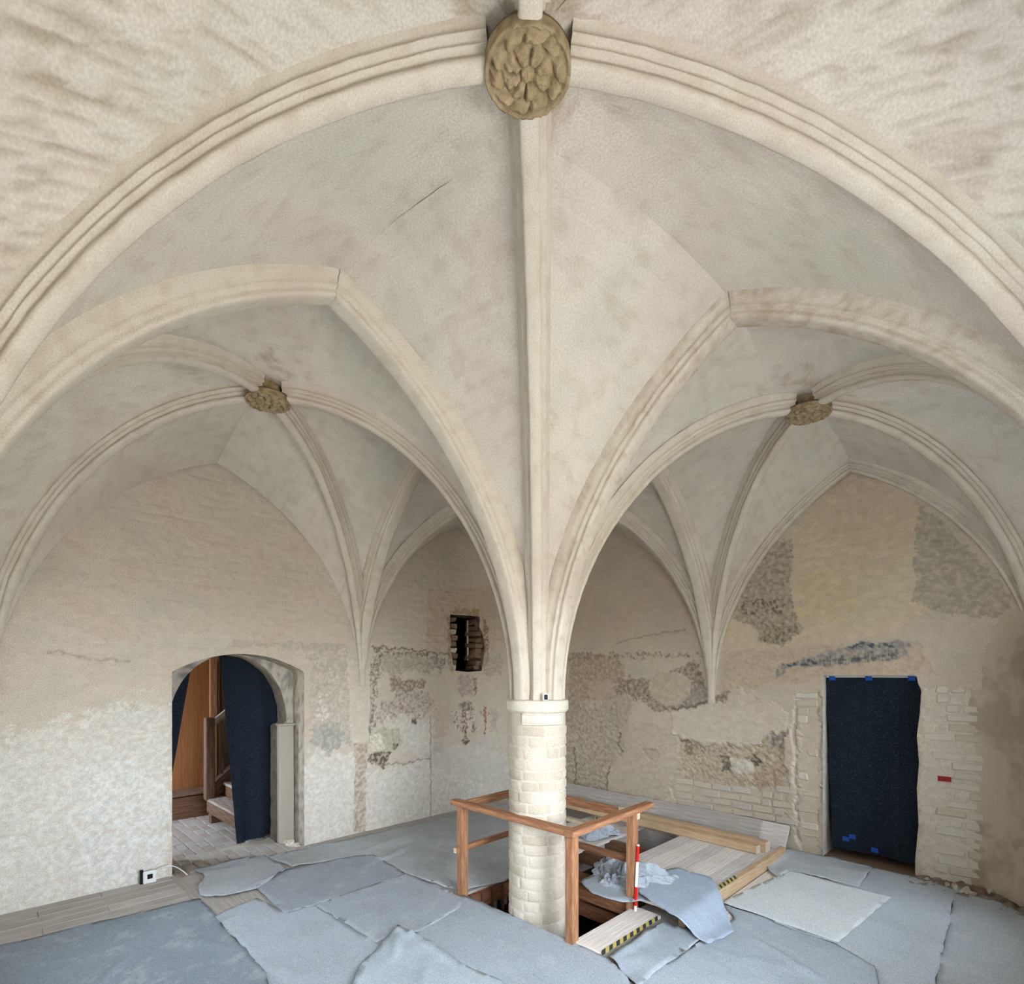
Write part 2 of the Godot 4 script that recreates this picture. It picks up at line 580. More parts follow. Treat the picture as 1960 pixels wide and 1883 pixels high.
func vault():
	var o := holder("ceiling")
	tag(o, "four whitewashed rib vaults springing from the round pillar in the middle of the hall", "ceiling", "structure")
	# arches: two springers and the crown of the soffit
	var A := {
		"col_ml": Vector3(3.44, 4.95, 5.72), "col_mr": Vector3(5.40, 4.90, 3.54), "col_lm": Vector3(1.77, 4.97, 3.62), "col_rm": Vector3(3.57, 4.95, 1.83),
		"l_lm": Vector3(0.03, 4.80, 5.48), "c_lm": Vector3(0.03, 4.75, 1.80), "r_rm": Vector3(5.36, 4.74, 0.06), "c_rm": Vector3(1.82, 4.75, 0.03),
		"l_ml": Vector3(1.65, 4.85, 7.78), "n_ml": Vector3(5.45, 4.9, 7.78), "n_mr": Vector3(7.48, 4.9, 5.6), "r_mr": Vector3(7.48, 4.85, 1.7),
	}
	var bays := [
		[BOSS_NEAR, [["col", "ml", "col_ml"], ["ml", "n", "n_ml"], ["n", "mr", "n_mr"], ["mr", "col", "col_mr"]]],
		[BOSS_LEFT, [["col", "lm", "col_lm"], ["lm", "l", "l_lm"], ["l", "ml", "l_ml"], ["ml", "col", "col_ml"]]],
		[BOSS_RIGHT, [["col", "rm", "col_rm"], ["rm", "r", "r_rm"], ["r", "mr", "r_mr"], ["mr", "col", "col_mr"]]],
		[BOSS_FAR, [["col", "lm", "col_lm"], ["lm", "c", "c_lm"], ["c", "rm", "c_rm"], ["rm", "col", "col_rm"]]],
	]
	for b in bays:
		var boss: Vector3 = b[0]
		var soff := boss + Vector3(0, 0.0, 0)
		for s in b[1]:
			var T: Vector3 = A[s[2]]
			var on_wall: bool = not s[2].begins_with("col")
			var da := 0.02 if on_wall else 0.16
			if s[2] == "r_rm":
				da = 0.12
			for h in 2:
				var k: String = s[h]
				var other: String = s[1 - h]
				var diag := arc(k, soff, 80, 0.14)
				var arch := arc(k, T, 80, da)
				# the ridge leaves the pillar's diagonal a little below the keystone
				if k == "col":
					diag = diag.slice(0, 73)
				elif other == "col":
					var back := arc("col", soff, 80, 0.14)
					for i in range(78, 71, -1):
						diag.append(back[i])
				web(o, diag, arch, boss)
		for k in ["col", "ml", "n", "mr", "lm", "l", "rm", "r", "c"]:
			var used := false
			for s in b[1]:
				used = used or s[0] == k
			if used:
				rib(o, k, soff + Vector3(0, 0.012, 0), RIB, 1.0, 0.0, 110, 0.968)
		boss_stone(o, boss, 0.185 if boss == BOSS_NEAR else 0.2)
	for k in ["ml", "mr", "lm", "rm"]:
		var T: Vector3 = A["col_" + k]
		var st := 0.55 if k == "mr" else 0.0
		rib(o, "col", T, ARCH, 1.0, st * 0.5)
		rib(o, k, T, ARCH, 1.0, st)
	rib(o, "r", A.r_rm, RIB, 0.9)
	rib(o, "rm", A.r_rm, RIB, 0.9)

# ------------------------------------------------------------------ walls as fine relief
class Relief:
	var nu: int
	var nv: int
	var cell: float
	var y0: float
	var h: PackedFloat32Array
	var c: PackedColorArray

func relief(ul: float, y0: float, vl: float, cell: float, base: Color) -> Relief:
	var r := Relief.new()
	r.cell = cell
	r.y0 = y0
	r.nu = int(ul / cell) + 1
	r.nv = int(vl / cell) + 1
	r.h.resize(r.nu * r.nv)
	r.c.resize(r.nu * r.nv)
	r.c.fill(base)
	return r

func patch(r: Relief, poly: PackedVector2Array, col: Color, opt := {}):
	# an area of another plaster: colour, ragged edge, step in depth, grain of a second colour
	var raw: float = opt.get("edge", 0.04)
	var step: float = opt.get("step", 0.0)
	var lift: float = opt.get("rough", 0.0)
	var grain: float = opt.get("grain", 0.0)
	var gcol: Color = opt.get("gcol", col)
	var amount: float = opt.get("mix", 1.0)
	var loss: float = opt.get("loss", -1.0)
	var box2 := Rect2(poly[0], Vector2.ZERO)
	for q in poly:
		box2 = box2.expand(q)
	box2 = box2.grow(raw * 1.5)
	var i0 := maxi(0, int(box2.position.x / r.cell))
	var i1 := mini(r.nu - 1, int(box2.end.x / r.cell) + 1)
	var j0 := maxi(0, int((box2.position.y - r.y0) / r.cell))
	var j1 := mini(r.nv - 1, int((box2.end.y - r.y0) / r.cell) + 1)
	for j in range(j0, j1 + 1):
		for i in range(i0, i1 + 1):
			var x := i * r.cell
			var y := r.y0 + j * r.cell
			var q := Vector2(x + raw * 1.6 * n2.get_noise_2d(x * 0.8, y * 0.8) + raw * 0.5 * n3.get_noise_2d(x + 5.0, y), y + raw * 1.6 * n2.get_noise_2d(x * 0.8 + 40.0, y * 0.8) + raw * 0.5 * n3.get_noise_2d(x, y + 9.0))
			if not Geometry2D.is_point_in_polygon(q, poly):
				continue
			var g := n3.get_noise_2d(x * 0.75, y * 0.75) + 0.6 * n2.get_noise_2d(x * 1.3 + 7.0, y * 1.3)
			if loss > -1.0 and g < loss:
				continue
			var k := j * r.nu + i
			var cc := col
			if grain > 0.0:
				cc = cc.lerp(gcol, clampf((g - 0.05) * 4.0, 0, 1) * grain)
			cc = cc * (1.0 + 0.14 * n2.get_noise_2d(x + 3.0, y))
			r.c[k] = r.c[k].lerp(cc, amount * clampf(0.80 + 1.1 * n3.get_noise_2d(x * 0.6 + 11.0, y * 0.6) + 0.5 * n2.get_noise_2d(x * 2.0, y * 2.0 + 5.0), 0.25, 1.0))
			r.h[k] = r.h[k] * opt.get("flat", 1.0) + step + lift * (n2.get_noise_2d(x * 1.6, y * 1.6) + 0.5 * n3.get_noise_2d(x, y))

func crack(r: Relief, line: PackedVector2Array, width: float, depth: float, col: Color, wob := 0.05):
	for s in line.size() - 1:
		var a := line[s]
		var b := line[s + 1]
		var steps := int(a.distance_to(b) / (r.cell * 0.5)) + 1
		for t in steps:
			var q := a.lerp(b, float(t) / steps)
			q += Vector2(n2.get_noise_2d(q.x * 1.2, q.y * 1.2), n2.get_noise_2d(q.x * 1.2 + 30.0, q.y * 1.2)) * wob
			var rad := int(ceilf(width / r.cell))
			var ci := int(q.x / r.cell + 0.5)
			var cj := int((q.y - r.y0) / r.cell + 0.5)
			for j in range(maxi(0, cj - rad), mini(r.nv, cj + rad + 1)):
				for i in range(maxi(0, ci - rad), mini(r.nu, ci + rad + 1)):
					var dist := Vector2(i * r.cell - q.x, r.y0 + j * r.cell - q.y).length()
					if dist < width:
						var k := j * r.nu + i
						r.h[k] = minf(r.h[k], -depth)
						r.c[k] = r.c[k].lerp(col, 0.5)

func relief_mesh(r: Relief, along: Vector3, face: Vector3, holes: Array) -> ArrayMesh:
	# holes: arrays of outline points (u, y); cells inside are left out and the rim is drawn onto the outline
	var p := PackedVector3Array()
	p.resize(r.nu * r.nv)
	for j in r.nv:
		for i in r.nu:
			var k := j * r.nu + i
			p[k] = along * (i * r.cell) + Vector3.UP * (r.y0 + j * r.cell) + face * r.h[k]
	var keep := PackedByteArray()
	keep.resize((r.nu - 1) * (r.nv - 1))
	keep.fill(1)
	for poly in holes:
		var b := Rect2(poly[0], Vector2.ZERO)
		for q in poly:
			b = b.expand(q)
		b = b.grow(r.cell * 2)
		var i0 := maxi(0, int(b.position.x / r.cell))
		var i1 := mini(r.nu - 2, int(b.end.x / r.cell))
		var j0 := maxi(0, int((b.position.y - r.y0) / r.cell))
		var j1 := mini(r.nv - 2, int((b.end.y - r.y0) / r.cell))
		var inside := {}
		for j in range(j0, j1 + 2):
			for i in range(i0, i1 + 2):
				inside[j * r.nu + i] = Geometry2D.is_point_in_polygon(Vector2(i * r.cell, r.y0 + j * r.cell), poly)
		for j in range(j0, j1 + 1):
			for i in range(i0, i1 + 1):
				var k := j * r.nu + i
				var n := 0
				for q in [k, k + 1, k + r.nu, k + r.nu + 1]:
					n += 1 if inside[q] else 0
				if n == 4:
					keep[j * (r.nu - 1) + i] = 0
				elif n > 0:
					for q in [k, k + 1, k + r.nu, k + r.nu + 1]:
						if inside[q]:
							var at := Vector2((q % r.nu) * r.cell, r.y0 + (q / r.nu) * r.cell)
							var best := Vector2.ZERO
							var bd := 1e9
							for e in poly.size():
								var cp := Geometry2D.get_closest_point_to_segment(at, poly[e], poly[(e + 1) % poly.size()])
								if cp.distance_to(at) < bd:
									bd = cp.distance_to(at)
									best = cp
							p[q] = along * best.x + Vector3.UP * best.y + face * r.h[q]
	return grid_mesh(p, r.c, r.nu, r.nv, face, keep)

func whitewash(r: Relief, tint_a: Color, tint_b: Color, courses: float):
	# uneven limewash over brick: soft lumps, courses that show through here and there
	for j in r.nv:
		for i in r.nu:
			var x := i * r.cell
			var y := r.y0 + j * r.cell
			var k := j * r.nu + i
			var a := n1.get_noise_2d(x * 1.2, y * 1.6)
			var b := n2.get_noise_2d(x, y * 1.4)
			var f := n3.get_noise_2d(x * 0.8, y)
			var row := floorf(y / 0.105)
			var fy := absf(y / 0.105 - row - 0.5) * 2.0
			var fx := absf(fposmod(x / 0.29 + 0.5 * fmod(row, 2.0), 1.0) - 0.5) * 2.0
			var joint := maxf(smooth(0.72, 1.0, fy), smooth(0.9, 1.0, fx)) * courses * clampf(0.45 + n2.get_noise_2d(x * 0.35, y * 0.5) * 1.7, 0.05, 1.0)
			r.h[k] = 0.010 * a + 0.006 * b + 0.0012 * f - 0.012 * joint
			var c := r.c[k].lerp(tint_a, clampf(a * 1.5, 0, 0.8)).lerp(tint_b, clampf(-a * 1.3 + b * 0.6, 0, 0.6))
			r.c[k] = c * (1.0 + 0.10 * b + 0.05 * f)

func arch_outline(z0: float, z1: float, spring: float, rise: float, n := 18) -> PackedVector2Array:
	var o := PackedVector2Array([Vector2(z0, 0)])
	for i in n + 1:
		var t := float(i) / n
		o.append(Vector2(lerpf(z0, z1, t), spring + rise * (1.0 - pow(absf(2.0 * t - 1.0), 2.0))))
	o.append(Vector2(z1, 0))
	return o

func door_arch() -> PackedVector2Array:
	return arch_outline(4.41, 5.94, 2.33, 0.22)

func ragged_hole() -> PackedVector2Array:
	return pv([1.925, 3.294, 1.49, 3.31, 1.262, 3.309, 1.286, 3.124, 1.2, 3.019, 1.15, 2.763, 1.188, 2.558, 1.225, 2.355, 1.526, 2.336, 1.869, 2.361, 1.88, 2.545, 1.925, 2.692, 1.903, 2.868, 1.936, 3.084])

func wall_left():
	var o := holder("wall_left")
	tag(o, "long whitewashed left wall with the arched doorway and faded painting remains", "wall", "structure")
	var r := relief(8.0, -0.05, 5.5, 0.016, srgb("cbbfad"))
	whitewash(r, srgb("c8b8a6"), srgb("bfb8a8"), 0.8)
	var grey := srgb("a39c90")
	# whiter coats low on the wall, partly brighter light painted into the colour
	patch(r, pv([7.565, 1.576, 7.209, 1.742, 6.856, 1.864, 6.558, 1.969, 5.937, 2.032, 5.937, -0.138, 7.565, -0.112]), srgb("dbd8cd"), {"edge": 0.12, "mix": 0.8, "grain": 0.35, "gcol": srgb("b9b5ab")})
	patch(r, pv([6.773, 1.28, 6.377, 1.397, 5.988, 1.058, 5.963, -0.013, 6.773, 0.045]), srgb("dddcd4"), {"edge": 0.1, "mix": 0.7, "grain": 0.5, "gcol": srgb("b4b1a8")})
	patch(r, pv([4.353, 1.244, 3.726, 1.179, 3.451, 0.882, 2.575, 0.894, 1.836, 1.115, 0.579, 0.853, 0.045, -0.204, 4.565, -0.251, 4.565, 0.852]), srgb("dcd7cc"), {"edge": 0.12, "mix": 0.85, "grain": 0.3, "gcol": srgb("c0b8aa")})
	patch(r, pv([2.373, 1.123, 0.538, 1.236, 0.538, 0.268, 2.269, 0.774]), srgb("c6c1b5"), {"edge": 0.1, "mix": 0.6})
	# old painted field right of the door
	patch(r, pv([4.353, 2.666, 3.758, 2.673, 3.709, 1.514, 3.98, 1.497, 4.31, 1.522]), srgb("b9ae9f"), {"edge": 0.05, "step": -0.004, "grain": 0.65, "gcol": srgb("d6cec0")})
	patch(r, pv([5.331, 2.714, 3.822, 2.73, 3.806, 2.641, 4.565, 2.624, 5.331, 2.644]), srgb("b3a896"), {"edge": 0.04, "mix": 0.7})
	patch(r, pv([4.31, 1.55, 3.98, 1.614, 3.758, 1.518, 3.742, 1.33, 3.902, 1.285, 4.087, 1.216, 4.281, 1.293]), srgb("a5a298"), {"edge": 0.07, "grain": 0.3, "gcol": srgb("b5b2a8"), "step": -0.003})
	patch(r, pv([4.237, 1.98, 4.117, 2.012, 4.041, 1.756, 4.162, 1.619, 4.251, 1.731]), srgb("dcd6c9"), {"edge": 0.06, "loss": -0.1})
	# smooth repaired strip under the springer, brown bare strip below it
	patch(r, pv([3.79, 2.508, 3.408, 2.515, 3.434, 1.302, 3.693, 1.295]), srgb("cfc3b2"), {"edge": 0.01, "step": 0.012})
	patch(r, pv([3.66, 1.292, 3.468, 1.275, 3.502, -0.004, 3.685, -0.011]), srgb("a89784"), {"edge": 0.02, "step": -0.010, "rough": 0.012, "grain": 0.6, "gcol": srgb("d5cbbb")})
	# remains of the painted frieze and figures
	patch(r, pv([3.365, 2.663, 3.206, 2.668, 3.233, 2.3, 3.304, 2.184, 3.339, 1.448, 3.442, 1.456]), srgb("8e8c84"), {"edge": 0.05, "loss": -0.25, "grain": 0.5, "gcol": srgb("5f6160")})
	patch(r, pv([3.206, 2.668, 2.96, 2.644, 2.206, 2.581, 2.248, 2.325, 2.654, 2.366, 3.071, 2.3, 3.206, 2.347]), srgb("aea793"), {"edge": 0.05, "grain": 0.5, "gcol": srgb("928f7c")})
	patch(r, pv([3.356, 2.679, 2.941, 2.645, 2.185, 2.607, 2.185, 2.565, 2.96, 2.604, 3.356, 2.64]), srgb("77736a"), {"edge": 0.03, "loss": -0.2})
	patch(r, pv([2.206, 2.556, 2.034, 2.542, 2.013, 2.387, 2.131, 2.309, 2.269, 2.419]), srgb("918f88"), {"edge": 0.05})
	patch(r, pv([3.107, 2.292, 2.997, 2.276, 2.847, 2.195, 2.424, 2.216, 2.454, 2.083, 2.722, 2.03, 3.052, 2.014]), srgb("948570"), {"edge": 0.03, "step": -0.006, "grain": 0.5, "gcol": srgb("7d6d5a")})
	patch(r, pv([3.233, 1.87, 2.847, 2.041, 2.352, 2.014, 2.227, 1.789, 2.575, 1.572, 2.819, 1.636, 3.188, 1.5, 3.304, 1.601]), srgb("b8a99f"), {"edge": 0.07, "grain": 0.8, "gcol": srgb("8f7d76"), "loss": -0.35})
	patch(r, pv([3.286, 1.483, 3.098, 1.667, 2.674, 1.644, 2.311, 1.573, 2.206, 1.107, 2.515, 0.954, 2.847, 1.128, 2.913, 1.416, 3.161, 1.466]), srgb("d3cfc2"), {"edge": 0.08, "step": -0.003, "grain": 0.3, "gcol": srgb("b9b8a2")})
	patch(r, pv([3.434, 1.44, 3.188, 1.5, 2.913, 1.416, 2.847, 1.233, 3.071, 1.143, 3.425, 1.148]), srgb("b9b39c"), {"edge": 0.05, "grain": 0.7, "gcol": srgb("a19a7c")})
	patch(r, pv([3.434, 1.41, 3.268, 1.412, 3.143, 1.182, 3.408, 1.161]), srgb("dbd6bf"), {"edge": 0.03, "loss": -0.3})
	patch(r, pv([3.442, 1.134, 3.071, 1.135, 3.125, 0.998, 3.188, 0.888, 3.304, 0.988, 3.459, 0.975]), srgb("695c50"), {"edge": 0.03, "step": -0.006, "grain": 0.4, "gcol": srgb("4c433b")})
	patch(r, pv([3.034, 1.234, 2.941, 1.226, 2.96, 1.148, 3.016, 1.153]), srgb("6a6258"), {"edge": 0.02})
	patch(r, pv([2.693, 1.629, 2.595, 1.623, 2.615, 1.509, 2.703, 1.515]), srgb("6f6158"), {"edge": 0.02})
	patch(r, pv([2.311, 1.708, 1.925, 1.821, 1.813, 1.596, 1.969, 1.301, 2.269, 1.198]), srgb("c2b2a1"), {"edge": 0.07, "grain": 0.4, "gcol": srgb("b09a89"), "mix": 0.8})
	patch(r, pv([1.88, 1.67, 1.723, 1.751, 1.395, 1.755, 1.347, 1.343, 1.608, 1.299, 1.858, 1.406]), srgb("d2c9bd"), {"edge": 0.05, "grain": 0.9, "gcol": srgb("8b7268")})
	patch(r, pv([1.723, 1.813, 1.443, 1.811, 1.419, 1.692, 1.723, 1.698]), srgb("8d8072"), {"edge": 0.03})
	patch(r, pv([1.677, 1.696, 1.573, 1.691, 1.549, 1.357, 1.642, 1.364]), srgb("8d7068"), {"edge": 0.02, "loss": -0.2})
	patch(r, pv([1.619, 1.362, 1.573, 1.359, 1.561, 1.206, 1.478, 1.145, 1.608, 1.085, 1.7, 1.164, 1.631, 1.212]), srgb("6e5a54"), {"edge": 0.01})
	patch(r, pv([1.443, 1.44, 1.395, 1.437, 1.395, 1.301, 1.443, 1.304]), srgb("77605a"), {"edge": 0.015})
	patch(r, pv([1.188, 1.728, 1.113, 1.725, 1.113, 1.214, 1.163, 1.218]), srgb("9c6660"), {"edge": 0.02, "loss": -0.35})
	patch(r, pv([1.262, 1.648, 1.025, 1.656, 1.025, 1.572, 1.262, 1.566]), srgb("a67a70"), {"edge": 0.03, "loss": -0.2})
	patch(r, pv([0.999, 1.692, 0.845, 1.685, 0.845, 1.259, 0.999, 1.271]), srgb("a8a396"), {"edge": 0.04, "mix": 0.7})
	patch(r, pv([1.745, 2.282, 1.431, 2.3, 1.431, 1.983, 1.723, 1.901]), srgb("b3a59a"), {"edge": 0.05, "grain": 0.4, "gcol": srgb("957f74")})
	patch(r, pv([1.419, 2.227, 1.335, 2.227, 1.335, 1.935, 1.407, 1.937]), srgb("8f6f62"), {"edge": 0.02, "loss": -0.2})
	patch(r, pv([2.29, 1.182, 2.099, 1.148, 2.099, 1.01, 2.269, 1.028]), srgb("bab6a4"), {"edge": 0.05})
	# walled-up field round the rough hole
	patch(r, pv([2.373, 3.662, 1.49, 3.815, 0.871, 3.849, 0.871, 2.678, 2.414, 2.669]), srgb("c4b09b"), {"edge": 0.03, "step": -0.005, "grain": 0.35, "gcol": srgb("d0bda8")})
	patch(r, pv([1.802, 3.427, 1.249, 3.448, 1.249, 3.329, 1.858, 3.299]), srgb("a89472"), {"edge": 0.03, "step": -0.006})
	patch(r, pv([1.991, 3.254, 1.903, 3.296, 1.88, 2.3, 1.969, 2.474]), srgb("a3937d"), {"edge": 0.03})
	patch(r, pv([1.2, 3.314, 1.075, 3.23, 1.05, 2.58, 1.2, 2.3]), srgb("8a7761"), {"edge": 0.04, "step": -0.008})
	patch(r, pv([1.188, 2.651, 0.74, 2.662, 0.74, 2.3, 1.163, 2.3]), srgb("a9a08f"), {"edge": 0.05, "mix": 0.7})
	crack(r, pv([3.356, 2.702, 2.866, 2.703, 2.269, 2.648, 1.925, 2.631]), 0.014, 0.006, srgb("7d7263"))
	crack(r, pv([3.321, 0.966, 2.771, 0.917, 2.311, 0.948]), 0.012, 0.004, srgb("8d857a"))
	crack(r, pv([2.331, 1.625, 2.321, -0.064]), 0.012, 0.004, srgb("99928a"), 0.02)
	crack(r, pv([7.017, 2.529, 6.602, 2.454, 6.306, 2.459]), 0.012, 0.006, srgb("ab9f8d"))
	crack(r, pv([6.602, 4.413, 6.283, 4.641, 6.089, 4.742]), 0.02, 0.008, srgb("8b7f6e"))
	put("wall_surface", relief_mesh(r, Vector3(0, 0, 1), Vector3(1, 0, 0), [door_arch(), ragged_hole()]), M.plaster, o)

func wall_right():
	var o := holder("wall_right")
	tag(o, "right wall with patchy plaster, bared brickwork and a rectangular doorway", "wall", "structure")
	var r := relief(7.52, -0.05, 5.5, 0.0155, srgb("c6b8a3"))
	whitewash(r, srgb("c7b5a3"), srgb("b9b0a0"), 0.35)
	var dk := srgb("6e655a")
	patch(r, pv([5.079, 4.622, 5.335, 4.782, 5.68, 4.658, 6.01, 4.217, 5.977, 3.78, 5.986, 3.424, 5.967, 3.13, 6.141, 3.008, 5.731, 2.751, 4.589, 2.644, 3.809, 2.641, 3.862, 3.112, 4.115, 2.985, 4.29, 2.725, 4.537, 2.687, 4.791, 2.839, 4.691, 3.117, 4.684, 4.139]), srgb("cfbd9f"), {"edge": 0.03, "step": -0.003, "grain": 0.5, "gcol": srgb("c9b39a")})
	patch(r, pv([5.194, 4.173, 5.731, 4.31, 5.938, 3.965, 5.904, 3.554, 5.471, 3.429, 5.194, 3.786]), srgb("c9ae95"), {"edge": 0.15, "mix": 0.55})
	patch(r, pv([5.417, 3.624, 5.953, 3.665, 5.967, 2.893, 5.194, 2.881, 5.307, 3.385]), srgb("c6bba0"), {"edge": 0.15, "mix": 0.7})
	patch(r, pv([4.747, 3.586, 5.194, 3.657, 5.307, 3.002, 4.84, 2.971]), srgb("cdb48b"), {"edge": 0.15, "mix": 0.5})
	patch(r, pv([3.749, 3.344, 4.115, 3.741, 4.405, 4.086, 4.672, 4.087, 4.684, 3.254, 4.816, 2.871, 4.589, 2.658, 4.31, 2.71, 4.186, 2.973, 3.935, 3.092]), srgb("a89c88"), {"edge": 0.04, "step": -0.008, "grain": 0.55, "gcol": srgb("857a69"), "rough": 0.004})
	patch(r, pv([4.269, 2.974, 4.803, 2.906, 4.589, 2.671, 4.324, 2.724]), srgb("a2967f"), {"edge": 0.04, "rough": 0.012, "grain": 0.9, "gcol": srgb("716655")})
	patch(r, pv([4.044, 3.388, 4.589, 3.263, 4.556, 3.094, 4.008, 3.101]), srgb("9d927e"), {"edge": 0.05, "rough": 0.006, "grain": 0.9, "gcol": srgb("6c6252"), "loss": -0.1})
	patch(r, pv([6.01, 4.246, 6.429, 3.702, 6.739, 3.136, 6.837, 2.833, 6.472, 2.925, 6.141, 3.026, 5.967, 3.13, 5.986, 3.719]), srgb("aba08c"), {"edge": 0.04, "step": -0.004, "grain": 0.4, "gcol": srgb("9c9280")})
	# the band under the lunette, and a fragment of a dark painted inscription band above the door
	patch(r, pv([3.794, 2.627, 4.589, 2.63, 5.417, 2.666, 6.024, 2.677, 6.164, 2.3, 4.961, 2.234, 3.749, 2.002]), srgb("c0ab92"), {"edge": 0.03, "grain": 0.4, "gcol": srgb("a88f74"), "mix": 0.8, "step": 0.004})
	patch(r, pv([4.511, 2.404, 4.589, 2.451, 4.778, 2.482, 5.194, 2.61, 5.395, 2.667, 5.909, 2.676, 5.948, 2.621, 5.904, 2.515, 5.731, 2.458, 5.471, 2.425, 4.589, 2.383]), srgb("92918e"), {"edge": 0.03, "step": -0.004, "grain": 0.25, "gcol": srgb("a49c92")})
	patch(r, pv([5.296, 2.645, 5.417, 2.666, 5.781, 2.669, 5.781, 2.615, 5.296, 2.613]), srgb("565c62"), {"edge": 0.015, "loss": -0.3})
	patch(r, pv([4.563, 2.438, 4.84, 2.474, 4.973, 2.512, 4.973, 2.419, 4.576, 2.39]), srgb("565c62"), {"edge": 0.02, "loss": -0.25})
	for x in range(1568, 1722, 13):
		var w: float = 1.0 + 0.6 * sin(x * 1.7)
		var u: Vector2 = _rw(x, 0)
		glyph(r, u.x, 0.0, x)
	patch(r, pv([4.484, 2.376, 4.621, 2.382, 4.589, 2.286, 4.497, 2.286]), srgb("8f8a80"), {"edge": 0.04, "rough": 0.008})
	# plaster fields of different ages
	patch(r, pv([0.987, 2.675, 1.984, 2.621, 2.236, 2.215, 1.902, 1.846, 1.245, 1.795, 1.047, 1.274, 0.866, 1.261]), srgb("ad9880"), {"edge": 0.08, "grain": 0.6, "gcol": srgb("8f7964"), "mix": 0.9})
	patch(r, pv([0.987, 2.675, 3.477, 2.606, 3.477, 2.545, 0.987, 2.562]), srgb("94836f"), {"edge": 0.05, "loss": 0.0})
	patch(r, pv([1.984, 2.196, 2.571, 2.217, 3.356, 2.516, 3.532, 1.996, 3.038, 1.775, 2.71, 1.711, 2.401, 1.922, 1.984, 1.953]), srgb("9b8d7c"), {"edge": 0.06, "step": -0.008, "grain": 0.8, "gcol": srgb("75695c"), "rough": 0.006})
	patch(r, pv([3.191, 2.065, 3.532, 2.133, 3.58, 1.845, 3.106, 1.731]), srgb("a0948b"), {"edge": 0.03, "grain": 0.6, "gcol": srgb("857a76")})
	patch(r, pv([3.634, 1.961, 3.862, 2.064, 3.847, 1.893, 3.673, 1.834]), srgb("85796c"), {"edge": 0.03, "step": -0.006})
	patch(r, pv([0.842, 1.732, 1.943, 1.778, 2.086, 1.267, 2.146, 1.015, 1.776, 0.712, 1.828, 0.192, 0.743, -0.036]), srgb("b3a591"), {"edge": 0.06, "step": -0.010, "rough": 0.016, "grain": 0.6, "gcol": srgb("8b7e6c")})
	patch(r, pv([1.669, 1.855, 2.035, 1.954, 2.334, 1.836, 2.186, 1.532, 2.136, 0.886, 1.964, 0.909, 1.776, 1.33]), srgb("b7ab98"), {"edge": 0.05, "step": -0.006, "rough": 0.012, "grain": 0.4, "gcol": srgb("93866f")})
	patch(r, pv([2.005, 1.39, 2.571, 1.556, 3.02, 1.424, 3.106, 1.209, 3.207, 0.929, 3.02, 0.708, 2.951, 0.498, 2.845, 0.32, 1.669, 0.121, 1.902, 0.466, 1.776, 0.73, 2.066, 1.007]), srgb("bcae98"), {"edge": 0.04, "step": 0.010})
	patch(r, pv([2.968, 1.756, 3.58, 1.891, 4.458, 1.938, 4.665, 1.74, 4.589, 1.557, 4.337, 1.355, 4.186, 1.32, 3.899, 1.314, 3.356, 1.295, 3.003, 1.391]), srgb("cbbfad"), {"edge": 0.03, "step": 0.014})
	patch(r, pv([3.869, 2.226, 4.115, 2.012, 4.391, 1.949, 3.862, 1.916]), srgb("cbbca8"), {"edge": 0.05, "step": 0.006, "mix": 0.8})
	patch(r, pv([2.571, 2.176, 2.773, 2.333, 3.106, 2.347, 3.29, 2.222, 3.29, 2.005, 3.123, 1.827, 2.827, 1.814, 2.627, 1.954]), srgb("c1b39c"), {"edge": 0.025, "step": 0.012})
	patch(r, pv([1.393, 2.164, 1.828, 2.212, 1.964, 1.996, 1.669, 1.811, 1.449, 1.893]), srgb("bda793"), {"edge": 0.04, "step": 0.006})
	patch(r, pv([2.458, 1.114, 2.737, 1.125, 2.773, 1.015, 2.609, 0.915, 2.515, 1.004]), srgb("b5a893"), {"edge": 0.02, "step": -0.016})
	# bared masonry under the smooth field
	patch(r, pv([3.089, 1.334, 3.437, 1.272, 4.172, 1.297, 4.391, 1.486, 4.627, 1.587, 4.601, 1.27, 4.627, 0.957, 4.391, 0.729, 3.839, 0.747, 3.191, 0.7, 3.123, 1.038]), srgb("b8a88c"), {"edge": 0.04, "step": -0.018, "rough": 0.02, "grain": 0.5, "gcol": srgb("96866c")})
	patch(r, pv([3.734, 1.135, 3.869, 1.149, 3.869, 0.913, 3.749, 0.913]), srgb("6d695d"), {"edge": 0.03, "step": -0.006})
	patch(r, pv([4.073, 1.171, 4.221, 1.173, 4.337, 1.101, 4.186, 1.04, 4.101, 1.102]), srgb("625b52"), {"edge": 0.03, "step": -0.006})
	patch(r, pv([3.869, 1.105, 4.172, 1.118, 4.186, 0.926, 3.899, 0.903]), srgb("cfc8bb"), {"edge": 0.03, "step": 0.012})
	patch(r, pv([4.364, 1.456, 4.64, 1.575, 4.601, 1.338, 4.391, 1.318]), srgb("8c867e"), {"edge": 0.05, "grain": 0.5, "gcol": srgb("aaa398"), "rough": 0.01})
	patch(r, pv([4.186, 0.94, 4.589, 1.062, 4.589, 0.821, 4.255, 0.722]), srgb("b79f87"), {"edge": 0.05, "grain": 0.5, "gcol": srgb("8d7762")})
	patch(r, pv([3.123, 1.322, 3.29, 1.305, 3.356, 1.102, 3.207, 1.062]), srgb("8f7c66"), {"edge": 0.03, "step": -0.008})
	patch(r, pv([3.274, 1.257, 3.899, 1.285, 3.935, 1.186, 3.356, 1.171]), srgb("938678"), {"edge": 0.04, "loss": -0.1})
	# the brick zones lie a little back, so that the bricks stand proud of their joints
	for z in brick_zones():
		patch(r, z[0], srgb(z[3]), {"edge": 0.05, "step": -0.014, "mix": 0.85, "flat": 0.2})
